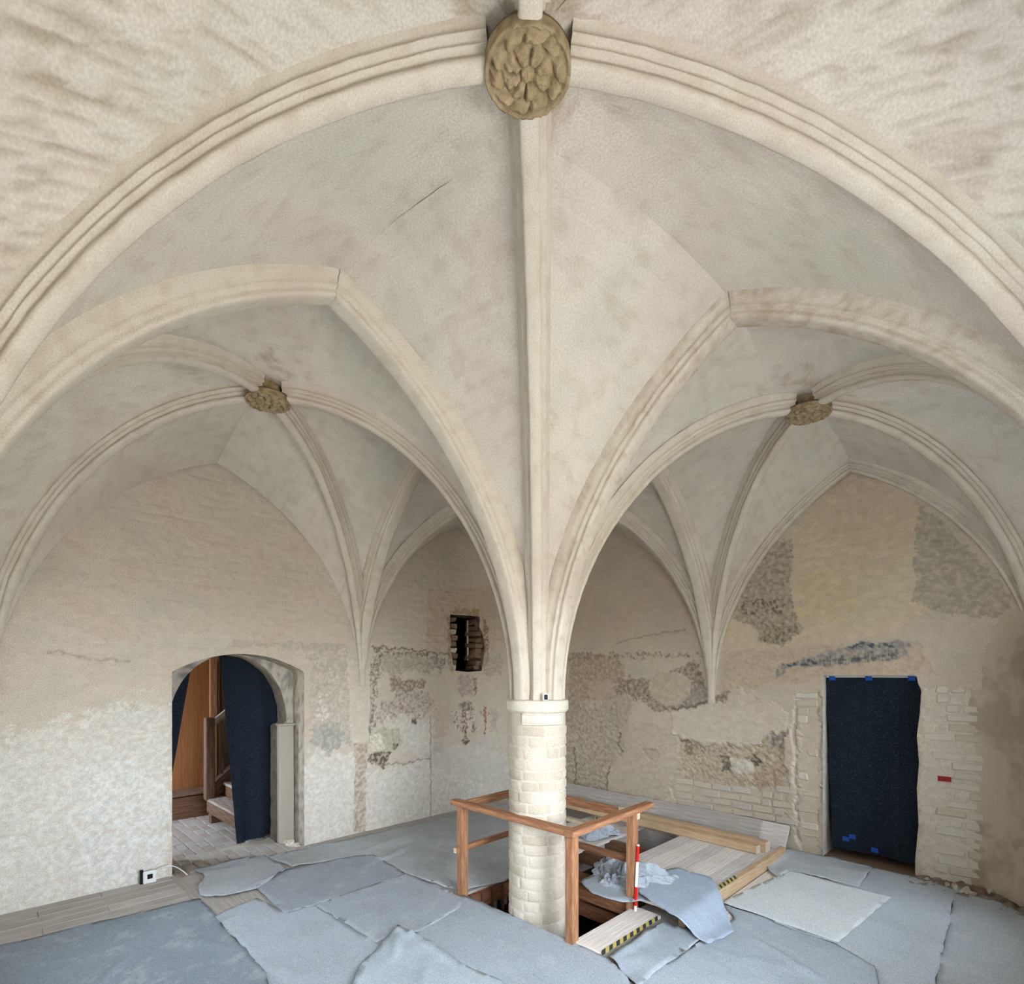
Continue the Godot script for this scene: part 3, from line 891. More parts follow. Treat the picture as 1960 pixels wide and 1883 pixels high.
	crack(r, pv([4.76, 2.03, 4.728, 1.69, 4.691, 1.551, 4.741, 1.284, 4.716, 1.01, 4.754, 0.676, 4.728, 0.469, 4.778, 0.073]), 0.022, 0.022, srgb("d3cabc"))
	crack(r, pv([2.066, 1.352, 2.025, 1.132, 2.106, 1.011]), 0.016, 0.02, srgb("7e7263"))
	crack(r, pv([1.86, 0.723, 1.776, 0.536, 1.828, 0.323]), 0.016, 0.02, srgb("7e7263"))
	crack(r, pv([1.082, 0.998, 1.129, 0.632, 1.106, 0.211]), 0.016, 0.02, srgb("7e7263"))
	crack(r, pv([1.984, 2.803, 2.236, 2.878, 2.664, 2.916, 3.02, 2.953, 3.191, 2.967]), 0.012, 0.010, srgb("a3947f"), 0.025)
	crack(r, pv([2.977, 1.765, 3.356, 1.836, 3.564, 1.89]), 0.016, 0.014, srgb("7a6d5e"))
	var door := pv([5.05, -0.1, 5.05, 2.285, 6.0, 2.285, 6.01, 2.2, 6.04, 2.12, 6.03, 1.9, 6.0, 1.6, 6.02, 1.3, 6.0, 1.0, 6.015, 0.6, 5.985, 0.2, 5.985, -0.1])
	put("wall_surface", relief_mesh(r, Vector3(1, 0, 0), Vector3(0, 0, 1), [door]), M.plaster, o)
	bricks(o, r)
	# the corner pier: the wall swings forward towards the window wall and turns away from its light
	var plan := pv([6.40, -0.03, 6.56, 0.0, 6.66, 0.05, 6.75, 0.14, 6.84, 0.28, 6.93, 0.47, 7.02, 0.70, 7.10, 0.95, 7.55, 1.02])
	var along := resample2(plan, 90)
	var p := PackedVector3Array()
	var c := PackedColorArray()
	for j in 210:
		var y := -0.05 + j * 0.0155
		var back := 1.0 - smooth(2.3, 3.15, y)
		for i in 90:
			var q := Vector3(along[i].x, y, along[i].y * back - 0.02 * (1.0 - back))
			var g := n2.get_noise_3dv(q)
			var big := n1.get_noise_3dv(q * 1.2)
			q += Vector3(-0.5, 0, 0.8) * (0.012 * big + 0.006 * g)
			p.append(q)
			var k := srgb("c4b6a0").lerp(srgb("a59682"), clampf(big * 1.3 + g * 0.6, 0, 0.6))
			if y < 1.1:
				k = k.lerp(srgb("9b8468"), clampf((n1.get_noise_3dv(q * 1.9 + Vector3(4, 0, 0)) - 0.05) * 1.6 + g * 0.5, 0, 0.5))
			c.append(k)
	put("corner_pier", grid_mesh(p, c, 90, 210, Vector3(-0.5, 0, 0.8)), M.plaster, o)

func _rw(px: float, _d: float) -> Vector2:
	# place along the right wall of the letter strokes of the inscription fragment
	return Vector2(lerpf(5.02, 5.82, (px - 1568.0) / 154.0), 0)

func glyph(r: Relief, u: float, _y: float, sd: int):
	# upright broken strokes of a dark painted script, illegible
	var g := RandomNumberGenerator.new()
	g.seed = sd
	var base := lerpf(2.40, 2.47, clampf((u - 5.0) / 0.8, 0, 1))
	for s in 2:
		var x := u + s * 0.03
		var h := g.randf_range(0.06, 0.13)
		patch(r, pv([x, base, x + 0.022, base, x + 0.022, base + h, x, base + h]), srgb("5a5b5a"), {"edge": 0.004, "mix": 0.75})
	patch(r, pv([u - 0.01, base + g.randf_range(0.0, 0.08), u + 0.07, base + 0.05, u + 0.07, base + 0.07, u - 0.01, base + 0.06]), srgb("5a5b5a"), {"edge": 0.004, "mix": 0.7})

func brick_zones() -> Array:
	# outline on the wall, materials, chance that a brick shows, colour of the joints
	return [
		[pv([2.968, 0.796, 3.207, 0.718, 3.899, 0.755, 4.391, 0.729, 4.627, 0.957, 4.665, 0.184, 3.899, 0.226, 2.986, 0.264]), ["brick_cream", "brick_grey", "brick_cream"], 0.95, "b9ad9a"],
		[pv([4.778, 2.03, 5.032, 2.103, 5.021, -0.102, 4.791, -0.059]), ["brick_cream", "brick_white"], 0.85, "c3b7a4"],
		[pv([6.034, 2.135, 6.386, 2.142, 6.988, 2.039, 6.988, -0.154, 6.015, -0.058]), ["brick_white", "brick_white", "brick_cream"], 0.8, "d3cabb"],
	]

func bricks(o: Node3D, r: Relief):
	var shapes := {}
	for w in [0.265, 0.12]:
		shapes[w] = []
		for k in 5:
			shapes[w].append(box(Vector3(w, 0.086, 0.05), 0.014, 0.008))
	for z in brick_zones():
		var poly: PackedVector2Array = z[0]
		for row in 30:
			var y := 0.05 + row * 0.104
			var x := 2.2 + 0.145 * (row % 2) + rng.randf_range(-0.03, 0.03)
			while x < 7.5:
				var w: float = 0.265 if rng.randf() < 0.75 else 0.12
				var c := Vector2(x + w / 2, y)
				x += w + 0.018
				if c.x + w / 2 > 7.47 or (c.x + w / 2 > 5.03 and c.x - w / 2 < 6.03 and y < 2.32):
					continue
				if not Geometry2D.is_point_in_polygon(c, poly) or rng.randf() > z[2]:
					continue
				var m: String = z[1][rng.randi() % z[1].size()]
				put("brick", shapes[w][rng.randi() % 5], M[m], o, Vector3(c.x, c.y + rng.randf_range(-0.004, 0.004), -0.027 + rng.randf_range(-0.002, 0.007)), Vector3(rng.randf_range(-0.03, 0.03), rng.randf_range(-0.03, 0.03), rng.randf_range(-0.015, 0.015)))

# ------------------------------------------------------------------ floor
func floor_base():
	var o := holder("floor")
	tag(o, "old boarded floor around the open pit, with brick paving at the arched doorway", "floor", "structure")
	var st := begin()
	slab(st, Vector3(-0.1, -0.3, -0.1), Vector3(2.73, 0, 7.8))
	slab(st, Vector3(2.73, -0.3, 3.92), Vector3(7.5, 0, 7.8))
	slab(st, Vector3(4.2, -0.3, -0.9), Vector3(7.5, 0, 3.92))
	slab(st, Vector3(2.73, -0.3, -0.1), Vector3(4.2, 0, 0.5))
	put("floor_bed", done(st), M.board_worn, o)
	# boards along the foot of the left wall
	for k in 6:
		var z := 5.95 + 0.9 * (k % 2) * 0.5
		var x := 0.075 + k * 0.158
		var cuts := [5.96, 6.6 + 0.5 * (k % 3), 7.78]
		for s in 2:
			bar("floorboard", Vector3(x, -0.006, cuts[s] + 0.002), Vector3(x, -0.006, cuts[s + 1] - 0.002), 0.152, 0.03, M.board_worn if (k + s) % 3 else M.board_pale, o, 0.005)
	# boards beside the raised deck
	for k in 2:
		var x := 4.83 + k * 0.19
		bar("floorboard", Vector3(x, -0.004, 0.5), Vector3(x, -0.004, 2.9), 0.185, 0.03, M.board_dusty, o, 0.004)
	# paving in the doorway and the room behind it
	st = begin()
	slab(st, Vector3(-4.2, -0.3, 2.6), Vector3(-0.05, -0.022, 7.9))
	put("paving_bed", done(st), M.mortar, o)
	var shapes := []
	for k in 6:
		shapes.append(box(Vector3(0.25, 0.07, 0.115), 0.008, 0.005))
	for row in 17:
		var z := 4.47 + row * 0.124
		var x := -2.75 + 0.13 * (row % 2) + rng.randf_range(-0.03, 0.03)
		while x < 0.32:
			var ok := x < -0.6 or z < 5.95
			if ok and x > -0.62 and x < -0.3 and (z < 4.62 or z > 5.9):
				ok = false
			if ok:
				put("paver", shapes[rng.randi() % 6], M.paver if rng.randf() < 0.65 else M.paver_red, o, Vector3(x, -0.030 + rng.randf_range(-0.003, 0.003), z), Vector3(rng.randf_range(-0.01, 0.01), rng.randf_range(-0.02, 0.02), rng.randf_range(-0.01, 0.01)))
			x += 0.262
	# unseen brick cellar under the floor, made large so the pit stays dark
	st = begin()
	slab(st, Vector3(0.2, -3.2, 0.1), Vector3(0.4, -0.28, 7.6))
	slab(st, Vector3(7.0, -3.2, 0.1), Vector3(7.2, -0.28, 7.6))
	slab(st, Vector3(0.2, -3.2, 0.0), Vector3(7.2, -0.28, 0.15))
	slab(st, Vector3(0.2, -3.2, 7.5), Vector3(7.2, -0.28, 7.7))
	slab(st, Vector3(0.2, -3.4, 0.0), Vector3(7.2, -3.2, 7.7))
	put("unseen_cellar_lining", done(st), M.brick_bare, o)
	for k in 6:
		bar("pit_board", Vector3(2.74, -0.02, 3.86 - k * 0.15), Vector3(2.74, -0.75, 3.86 - k * 0.15), 0.03, 0.142, M.old_timber, o)
	bar("pit_trimmer", Vector3(2.76, -0.10, 3.9), Vector3(2.76, -0.10, 3.0), 0.05, 0.16, M.pine_dark, o)

# ------------------------------------------------------------------ doorways and the rough hole
func resample2(p: PackedVector2Array, n: int) -> PackedVector2Array:
	var q := PackedVector3Array()
	for v in p:
		q.append(Vector3(v.x, v.y, 0))
	var out := PackedVector2Array()
	for v in resample(q, n):
		out.append(Vector2(v.x, v.y))
	return out

func reveal(called: String, parent: Node3D, outline: PackedVector2Array, across_x: bool, d0: float, d1: float, col: Color, gcol: Color, face: Vector3, n := 110, m := 16, rough := 0.006):
	# the thickness of a wall round an opening: the outline swept from depth D0 to D1
	var o := resample2(outline, n)
	var p := PackedVector3Array()
	var c := PackedColorArray()
	for j in m:
		var d := lerpf(d0, d1, float(j) / (m - 1))
		for i in n:
			var q := Vector3(d, o[i].y, o[i].x) if across_x else Vector3(o[i].x, o[i].y, d)
			var g := n2.get_noise_3dv(q * 1.2)
			if j > 0:
				q += Vector3(g, n3.get_noise_3dv(q), -g) * rough
			p.append(q)
			c.append(col.lerp(gcol, clampf(g * 2.2 + 0.2, 0, 1)) * (1.0 + 0.1 * n3.get_noise_3dv(q)))
	put(called, grid_mesh(p, c, n, m, face), M.plaster, parent)

func plate(called: String, parent: Node3D, a: PackedVector2Array, b: PackedVector2Array, x: float, col: Color, gcol: Color):
	var n := 120
	var aa := resample2(a, n)
	var bb := resample2(b, n)
	var p := PackedVector3Array()
	var c := PackedColorArray()
	for j in 8:
		for i in n:
			var v := aa[i].lerp(bb[i], j / 7.0)
			var q := Vector3(x, v.y, v.x)
			var g := n2.get_noise_3dv(q)
			q.x += g * 0.006
			p.append(q)
			c.append(col.lerp(gcol, clampf(g * 2.5, 0, 1)))
	put(called, grid_mesh(p, c, n, 8, Vector3(1, 0, 0)), M.plaster, parent)

func doors():
	var o := holder("door_1")
	tag(o, "arched doorway niche in the left wall opening to the stair", "doorway", "structure")
	var outer := door_arch()
	var inner := PackedVector2Array([Vector2(4.60, 0), Vector2(4.60, 1.60), Vector2(4.50, 1.62)])
	for i in 25:
		var an := PI * i / 24.0
		inner.append(Vector2(5.2 - 0.7 * cos(an), 1.62 + 0.93 * pow(sin(an), 0.9)))
	inner.append(Vector2(5.92, 0))
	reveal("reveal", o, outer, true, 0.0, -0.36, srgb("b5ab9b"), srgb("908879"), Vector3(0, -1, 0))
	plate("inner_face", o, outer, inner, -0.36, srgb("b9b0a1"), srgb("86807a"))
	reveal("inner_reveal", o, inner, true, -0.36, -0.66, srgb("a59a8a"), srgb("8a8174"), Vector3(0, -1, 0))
	# the stone jamb on the right with its plain cap
	var j := begin()
	add_box(j, Vector3(0.10, 1.60, 0.20), Vector3(-0.335, 0.80, 4.52), 0.012, 0.004)
	put("jamb", done(j), M.jamb_stone, o)
	put("jamb_cap", box(Vector3(0.14, 0.03, 0.22), 0.006, 0.003), M.jamb_stone, o, Vector3(-0.34, 1.61, 4.52))
	put("threshold", box(Vector3(0.3, 0.05, 1.3), 0.01, 0.01), M.brick_grey, o, Vector3(-0.5, -0.02, 5.25))
	for k in 7:
		put("rubble", box(Vector3(0.07, 0.05, 0.08), 0.012, 0.012), M.brick_white, o, Vector3(-0.05 - 0.05 * k, 0.015, 4.49 + 0.03 * (k % 3)), Vector3(k * 0.4, k * 1.1, k * 0.3))
	# back of the niche wall, seen by nobody but closing the wall
	var st := begin()
	slab(st, Vector3(-0.66, -0.3, 2.2), Vector3(-0.40, 5.9, 4.40))
	slab(st, Vector3(-0.66, -0.3, 5.98), Vector3(-0.40, 5.9, 8.0))
	slab(st, Vector3(-0.66, 2.60, 4.40), Vector3(-0.40, 5.9, 5.98))
	slab(st, Vector3(-0.40, -0.3, -1.0), Vector3(-0.12, 5.9, 1.0))
	slab(st, Vector3(-0.40, -0.3, 2.1), Vector3(-0.12, 5.9, 4.38))
	slab(st, Vector3(-0.40, -0.3, 6.0), Vector3(-0.12, 5.9, 8.0))
	put("wall_core", done(st), M.brick_cream, o)

	var d := holder("door_2")
	tag(d, "rectangular doorway with ragged brick jambs in the right wall", "doorway", "structure")
	var rect := pv([5.05, -0.05, 5.05, 2.285, 6.0, 2.285, 6.01, 2.2, 6.04, 2.12, 6.03, 1.9, 6.0, 1.6, 6.02, 1.3, 6.0, 1.0, 6.015, 0.6, 5.985, 0.2, 5.985, -0.05])
	reveal("reveal", d, rect, false, 0.0, -0.6, srgb("dcd8d0"), srgb("cbc4b8"), Vector3(0, -1, 0), 150, 20, 0.012)
	put("threshold", box(Vector3(1.1, 0.05, 0.7), 0.01, 0.005), M.brick_bare, d, Vector3(5.53, -0.015, -0.33))
	st = begin()
	slab(st, Vector3(4.8, -0.3, -1.3), Vector3(6.3, 2.8, -1.2))
	slab(st, Vector3(4.8, -0.3, -1.3), Vector3(4.9, 2.8, -0.6))
	slab(st, Vector3(6.2, -0.3, -1.3), Vector3(6.3, 2.8, -0.6))
	slab(st, Vector3(4.8, 2.5, -1.3), Vector3(6.3, 2.8, -0.55))
	slab(st, Vector3(4.8, -0.3, -1.3), Vector3(6.3, -0.05, -0.5))
	put("passage", done(st), M.brick_white, d)
	st = begin()
	slab(st, Vector3(-0.6, -0.3, -0.66), Vector3(5.02, 5.9, -0.12))
	slab(st, Vector3(6.07, -0.3, -0.66), Vector3(7.6, 5.9, -0.12))
	slab(st, Vector3(5.0, 2.32, -0.66), Vector3(6.1, 5.9, -0.12))
	put("wall_core", done(st), M.brick_cream, d)

	# rough hole broken through the left wall
	var w := holder("window_1")
	tag(w, "rough dark hole with broken brick edges high in the left wall", "wall opening", "structure")
	reveal("reveal", w, _closed(ragged_hole()), true, 0.0, -0.12, srgb("7d6a56"), srgb("4d3f33"), Vector3(1, 0, 0), 90, 6, 0.02)
	st = begin()
	slab(st, Vector3(-0.55, 1.9, 1.0), Vector3(-0.1, 2.335, 2.1))
	slab(st, Vector3(-0.55, 3.33, 1.0), Vector3(-0.1, 3.8, 2.1))
	slab(st, Vector3(-0.55, 1.9, 0.7), Vector3(-0.1, 3.8, 1.15))
	slab(st, Vector3(-0.55, 1.9, 1.93), Vector3(-0.1, 3.8, 2.2))
	slab(st, Vector3(-5.2, 0.9, -1.2), Vector3(-0.5, 1.1, 2.38))  # unseen cavity behind the hole, enlarged to keep it dark
	slab(st, Vector3(-5.2, 4.6, -1.2), Vector3(-0.5, 4.8, 2.38))
	slab(st, Vector3(-5.2, 0.9, -1.4), Vector3(-0.5, 4.8, -1.2))
	slab(st, Vector3(-5.2, 0.9, 2.2), Vector3(-0.5, 4.8, 2.38))
	slab(st, Vector3(-5.4, 0.9, -1.4), Vector3(-5.2, 4.8, 2.38))
	slab(st, Vector3(-0.55, 0.9, -1.3), Vector3(-0.42, 4.8, 0.75))
	slab(st, Vector3(-0.55, 0.9, 0.7), Vector3(-0.42, 1.95, 2.3))
	slab(st, Vector3(-0.55, 3.75, 0.7), Vector3(-0.42, 4.8, 2.3))
	put("shaft", done(st), M.brick_bare, w)
	for k in 9:
		put("brick", box(Vector3(0.26, 0.088, 0.17), 0.014, 0.014), M.brick_bare if k % 3 else M.brick_cream, w, Vector3(-0.17 + rng.randf_range(-0.02, 0.02), 2.40 + k * 0.103, 1.835 + rng.randf_range(-0.025, 0.025)), Vector3(rng.randf_range(-0.08, 0.08), rng.randf_range(-0.15, 0.15), rng.randf_range(-0.06, 0.06)))
		put("brick", box(Vector3(0.3, 0.088, 0.2), 0.014, 0.016), M.brick_bare, w, Vector3(-0.24 + rng.randf_range(-0.03, 0.03), 2.40 + k * 0.103, 1.17 + rng.randf_range(-0.04, 0.05)), Vector3(rng.randf_range(-0.1, 0.1), rng.randf_range(-0.2, 0.2), rng.randf_range(-0.08, 0.08)))
	bar("batten", Vector3(-0.30, 2.55, 1.29), Vector3(-0.30, 3.26, 1.30), 0.025, 0.025, M.brick_white, w)

func _closed(p: PackedVector2Array) -> PackedVector2Array:
	var q := p.duplicate()
	q.append(p[0])
	return q

# ------------------------------------------------------------------ the pillar
func ring_stone(r0: float, r1: float, a0: float, a1: float, y0: float, y1: float, bv: float) -> ArrayMesh:
	# one stone of a round shaft, its edges rounded
	var nu := 8
	var nv := 6
	var p := PackedVector3Array()
	var c := PackedColorArray()
	var tone := rng.randf()
	for j in nv:
		var y: float = [y0, y0 + 0.001, y0 + bv, y1 - bv, y1 - 0.001, y1][j]
		for i in nu:
			var f: float = [0.0, 0.001, bv / (r1 * (a1 - a0)), 0.33, 0.67, 1.0 - bv / (r1 * (a1 - a0)), 0.999, 1.0][i]
			var an := lerpf(a0, a1, f)
			var edge := i == 0 or i == nu - 1 or j == 0 or j == nv - 1
			var near := i == 1 or i == nu - 2 or j == 1 or j == nv - 2
			var r := r0 if edge else (r1 - bv * 0.7 if near else r1)
			var q := Vector3(sin(an), 0, cos(an))
			var g := n3.get_noise_3dv(Vector3(q.x, y, q.z))
			p.append(q * (r + (0.0 if edge else 0.004 * g + 0.003 * n2.get_noise_3dv(Vector3(q.x, y, q.z)))) + Vector3.UP * y)
			c.append(srgb("cfc4b2").lerp(srgb("b9ac97"), clampf(tone * 0.8 + g * 0.5, 0, 1)))
	return grid_mesh(p, c, nu, nv, Vector3(sin((a0 + a1) / 2), 0, cos((a0 + a1) / 2)))

func lathe(parent: Node3D, called: String, prof: Array, at: Vector3, m: Material, col := Color.WHITE, a0 := 0.0, a1 := TAU, n := 72, wob := 0.004):
	var p := PackedVector3Array()
	var c := PackedColorArray()
	for j in prof.size():
		for i in n:
			var an := lerpf(a0, a1, float(i) / (n - 1))
			var q := Vector3(sin(an), 0, cos(an))
			var g := n2.get_noise_3dv(Vector3(q.x, prof[j][1] * 2.0, q.z) * 0.7)
			p.append(at + q * (prof[j][0] + wob * g) + Vector3.UP * (prof[j][1] + wob * 0.5 * g))
			c.append(col * (1.0 + 0.12 * g))
	put(called, grid_mesh(p, c, n, prof.size(), Vector3(sin((a0 + a1) / 2), 0.1, cos((a0 + a1) / 2))) if a1 - a0 < 5.0 else _round(p, c, n, prof.size()), m, parent)

func _round(p: PackedVector3Array, c: PackedColorArray, n: int, m: int) -> ArrayMesh:
	# a closed lathed skin: normals from the grid, turned away from its axis
	var nn := PackedVector3Array()
	var mid := Vector3.ZERO
	for q in p:
		mid += q / p.size()
	var out := 0.0
	for j in m:
		for i in n:
			var k := j * n + i
			var du := p[j * n + (i + 1 if i < n - 1 else 1)] - p[j * n + (i - 1 if i > 0 else n - 2)]
			var dv := p[k + (n if j < m - 1 else 0)] - p[k - (n if j > 0 else 0)]
			nn.append(du.cross(dv).normalized())
			out += nn[k].dot(Vector3(p[k].x - mid.x, 0, p[k].z - mid.z))
	var ix := PackedInt32Array()
	for k in nn.size():
		nn[k] = nn[k] * signf(out)
	for j in m - 1:
		for i in n - 1:
			var a := j * n + i
			ix.append_array(PackedInt32Array([a, a + n, a + 1, a + 1, a + n, a + n + 1]) if out > 0 else PackedInt32Array([a, a + 1, a + n, a + 1, a + n + 1, a + n]))
	return arr_mesh(p, nn, c, ix)

func pillar():
	var o := holder("pillar", COL)
	tag(o, "stout round whitewashed masonry pillar in the middle of the hall, standing in the pit", "pillar")
	lathe(o, "shaft", [[0.2695, -3.3], [0.2695, -0.5], [0.270, 0.5], [0.271, 1.2], [0.273, 1.94]], Vector3.ZERO, M.plaster, srgb("cdc3b2"))
	var y := -0.45
	var row := 0
	while y < 1.80:
		var h := rng.randf_range(0.095, 0.115)
		var a := rng.randf_range(0, 0.5)
		var end := a + TAU
		while a < end - 0.2:
			var w := rng.randf_range(0.55, 0.95)
			if end - a - w < 0.45:
				w = end - a
			# here and there the old limewash still covers the joints
			put("stone", ring_stone(0.268, 0.2775 + rng.randf_range(0.0, 0.004), a + 0.014, a + w - 0.014, y + 0.003, minf(y + h - 0.003, 1.835), 0.016), M.plaster, o)
			a += w
		y += h
		row += 1
	lathe(o, "capital", [[0.272, 1.93], [0.285, 1.945], [0.296, 1.955], [0.300, 1.965], [0.300, 2.035], [0.296, 2.05], [0.285, 2.056], [0.2, 2.062], [0.1, 2.062]], Vector3.ZERO, M.plaster, srgb("d6cebe"))
	lathe(o, "shaft_head", [[0.19, 2.03], [0.17, 2.3], [0.13, 2.9], [0.09, 3.5], [0.04, 4.0]], Vector3.ZERO, M.plaster, srgb("cfc6b8"))
	# the raised tablet under the capital, with its rolled frame
	lathe(o, "tablet", [[0.27, 1.845], [0.297, 1.848], [0.297, 1.925], [0.27, 1.928]], Vector3.ZERO, M.plaster, srgb("d6cebe"), 0.30, 1.60, 40, 0.002)
	for f in [[1.838, 0.30, 1.60], [1.93, 0.30, 1.60]]:
		lathe(o, "tablet_frame", [[0.27, f[0] - 0.014], [0.303, f[0] - 0.01], [0.308, f[0]], [0.303, f[0] + 0.01], [0.27, f[0] + 0.014]], Vector3.ZERO, M.plaster, srgb("d9d1c2"), f[1] - 0.04, f[2] + 0.04, 30, 0.003)
	for a in [0.28, 1.62]:
		lathe(o, "tablet_frame", [[0.27, 1.83], [0.302, 1.835], [0.304, 1.88], [0.302, 1.935], [0.27, 1.94]], Vector3.ZERO, M.plaster, srgb("d9d1c2"), a - 0.035, a + 0.035, 6, 0.002)

# ------------------------------------------------------------------ the raised deck and what lies by it
func platform():
	var o := holder("deck", Vector3(4.1, 0, 1.7))
	tag(o, "raised deck of pale floorboards beside the pit, in front of the long timbers", "deck")
	var t := -Vector3(4.1, 0, 1.7)
	for k in 5:
		var x := 3.535 + 0.117 + k * 0.226
		bar("plank", t + Vector3(x, 0.105, 0.42), t + Vector3(x, 0.105, 2.955 - 0.012 * (k % 2)), 0.221, 0.03, M.board_dusty if k % 2 else M.board_grey, o, 0.004)
	bar("edge_beam", t + Vector3(4.70, 0.075, 0.36), t + Vector3(4.70, 0.075, 3.0), 0.065, 0.13, M.pine_pale, o)
	bar("end_beam", t + Vector3(3.50, 0.0, 2.955), t + Vector3(4.13, 0.0, 2.955), 0.06, 0.18, M.pine, o)
	bar("lower_beam", t + Vector3(3.30, -0.22, 2.90), t + Vector3(4.13, -0.22, 2.90), 0.06, 0.14, M.pine_dark, o)
	bar("side_beam", t + Vector3(3.545, -0.01, 0.4), t + Vector3(3.545, -0.01, 2.95), 0.05, 0.19, M.old_timber, o)
	bar("post", t + Vector3(3.99, -1.3, 2.86), t + Vector3(3.99, -0.29, 2.86), 0.12, 0.12, M.old_timber, o)
	# warning tape on the edge beam
	hazard("hazard_tape", "short worn yellow and black warning tape on the deck's edge beam", Vector3(4.695, 0.142, 1.80), Vector3(4.695, 0.142, 2.40), 0.05, 14)
	# joists across the gap
	for z in [[1.35, 0], [1.95, 1], [2.62, 2]]:
		var j := bar("joist", Vector3(2.72, -0.06, z[0]), Vector3(3.515, -0.06, z[0]), 0.09, 0.16, M.old_timber, self, 0.006, 0.003)
		tag(j, ["dark joist across the gap, nearest the long timbers", "middle dark joist across the gap, dusted with crumbs", "dark joist across the gap, nearest the railing"][z[1]], "joist", "", "joists across the floor gap")
	# boards beyond the gap
	var f := holder("far_boards", Vector3(2.2, 0, 1.6))
	tag(f, "pale dusty boards laid on the floor beyond the gap", "boards")
	for k in 4:
		bar("plank", Vector3(0.50 - k * 0.23, 0.02, -1.1), Vector3(0.50 - k * 0.23, 0.02, 0.75 - 0.28 * k), 0.226, 0.035, M.board_dusty if k % 2 else M.board_grey, f)
	# the strip of board along the pit's right edge
	var b := bar("edge_board", Vector3(4.335, 0.02, 2.97), Vector3(4.335, 0.02, 3.93), 0.285, 0.035, M.board_dusty, self)
	tag(b, "single pale board on the pit's edge, between front railing posts and warning tape", "board")
	hazard("hazard_tape", "long yellow and black warning tape beside the pit's edge board", Vector3(4.49, 0.041, 3.05), Vector3(4.49, 0.041, 3.93), 0.05, 17)
	# two long timbers
	var a1 := bar("timber", Vector3(1.2, 0.172, 0.66), Vector3(4.56, 0.172, 0.80), 0.11, 0.10, M.pine_pale, self, 0.005, 0.002)
	tag(a1, "long squared timber lying along the right wall, front one of two", "timber", "", "long timbers")
	put("end", box(Vector3(0.004, 0.098, 0.108), 0.001), M.cut_end, a1, Vector3(1.683, 0, 0))
	var a2 := bar("timber", Vector3(1.0, 0.185, 0.50), Vector3(4.62, 0.185, 0.66), 0.12, 0.125, M.pine_pale, self, 0.005, 0.002)
	tag(a2, "long squared timber lying along the right wall, back one of two, slightly higher", "timber", "", "long timbers")
	put("end", box(Vector3(0.004, 0.122, 0.118), 0.001), M.cut_end, a2, Vector3(1.814, 0, 0))
	# boards leaning at the foot of the right wall
	var l1 := board_up("leaning_board", Vector3(0.9, 0.0, 0.30), Vector3(4.36, 0.0, 0.34), 0.42, -0.55, M.board_worn)
	tag(l1, "long wide grey board leaning on the foot of the right wall behind the timbers", "board", "", "leaning boards")
	var l2 := board_up("leaning_board", Vector3(3.9, 0.0, 0.22), Vector3(4.68, 0.0, 0.26), 0.38, -0.5, M.board_grey)
	tag(l2, "short pale board leaning on the right wall at the end of the long grey one", "board", "", "leaning boards")
	var l3 := bar("batten", Vector3(1.3, 0.06, 1.02), Vector3(2.5, 0.06, 1.06), 0.09, 0.05, M.cut_end, self)
	tag(l3, "pale batten lying on the far boards behind the railing", "batten")

func board_up(called: String, a: Vector3, b: Vector3, h: float, lean: float, m: Material) -> MeshInstance3D:
	var d := b - a
	var o := put(called, box(Vector3(d.length(), h, 0.03), 0.004, 0.002), m, self)
	o.rotation = Vector3(lean, atan2(-d.z, d.x), 0)
	var up := o.basis.y
	o.position = (a + b) / 2.0 + up * h / 2.0
	return o

func hazard(called: String, label: String, a: Vector3, b: Vector3, w: float, n: int):
	# warning tape: slanted stripes of two colours, each stripe its own thin piece
	var o := holder(called, (a + b) / 2)
	tag(o, label, "warning tape")
	var d := (b - a) / n
	var s := Vector3(d.z, 0, -d.x).normalized() * w / 2
	for k in n:
		var st := begin()
		var p := a + d * k - (a + b) / 2
		var q := p + d
		var sk := d * 0.7
		var y := Vector3(0, 0.0016, 0)
		var mid := (p + q) / 2 - Vector3(0, 0.01, 0)
		face4(st, p - s - sk + y, q - s - sk + y, q + s + sk + y, p + s + sk + y, mid)
		face4(st, p - s - sk, q - s - sk, q - s - sk + y, p - s - sk + y, mid)
		face4(st, p + s + sk, q + s + sk, q + s + sk + y, p + s + sk + y, mid)
		put("stripe", done(st), M.yellow_tape if k % 2 else M.black_tape, o)

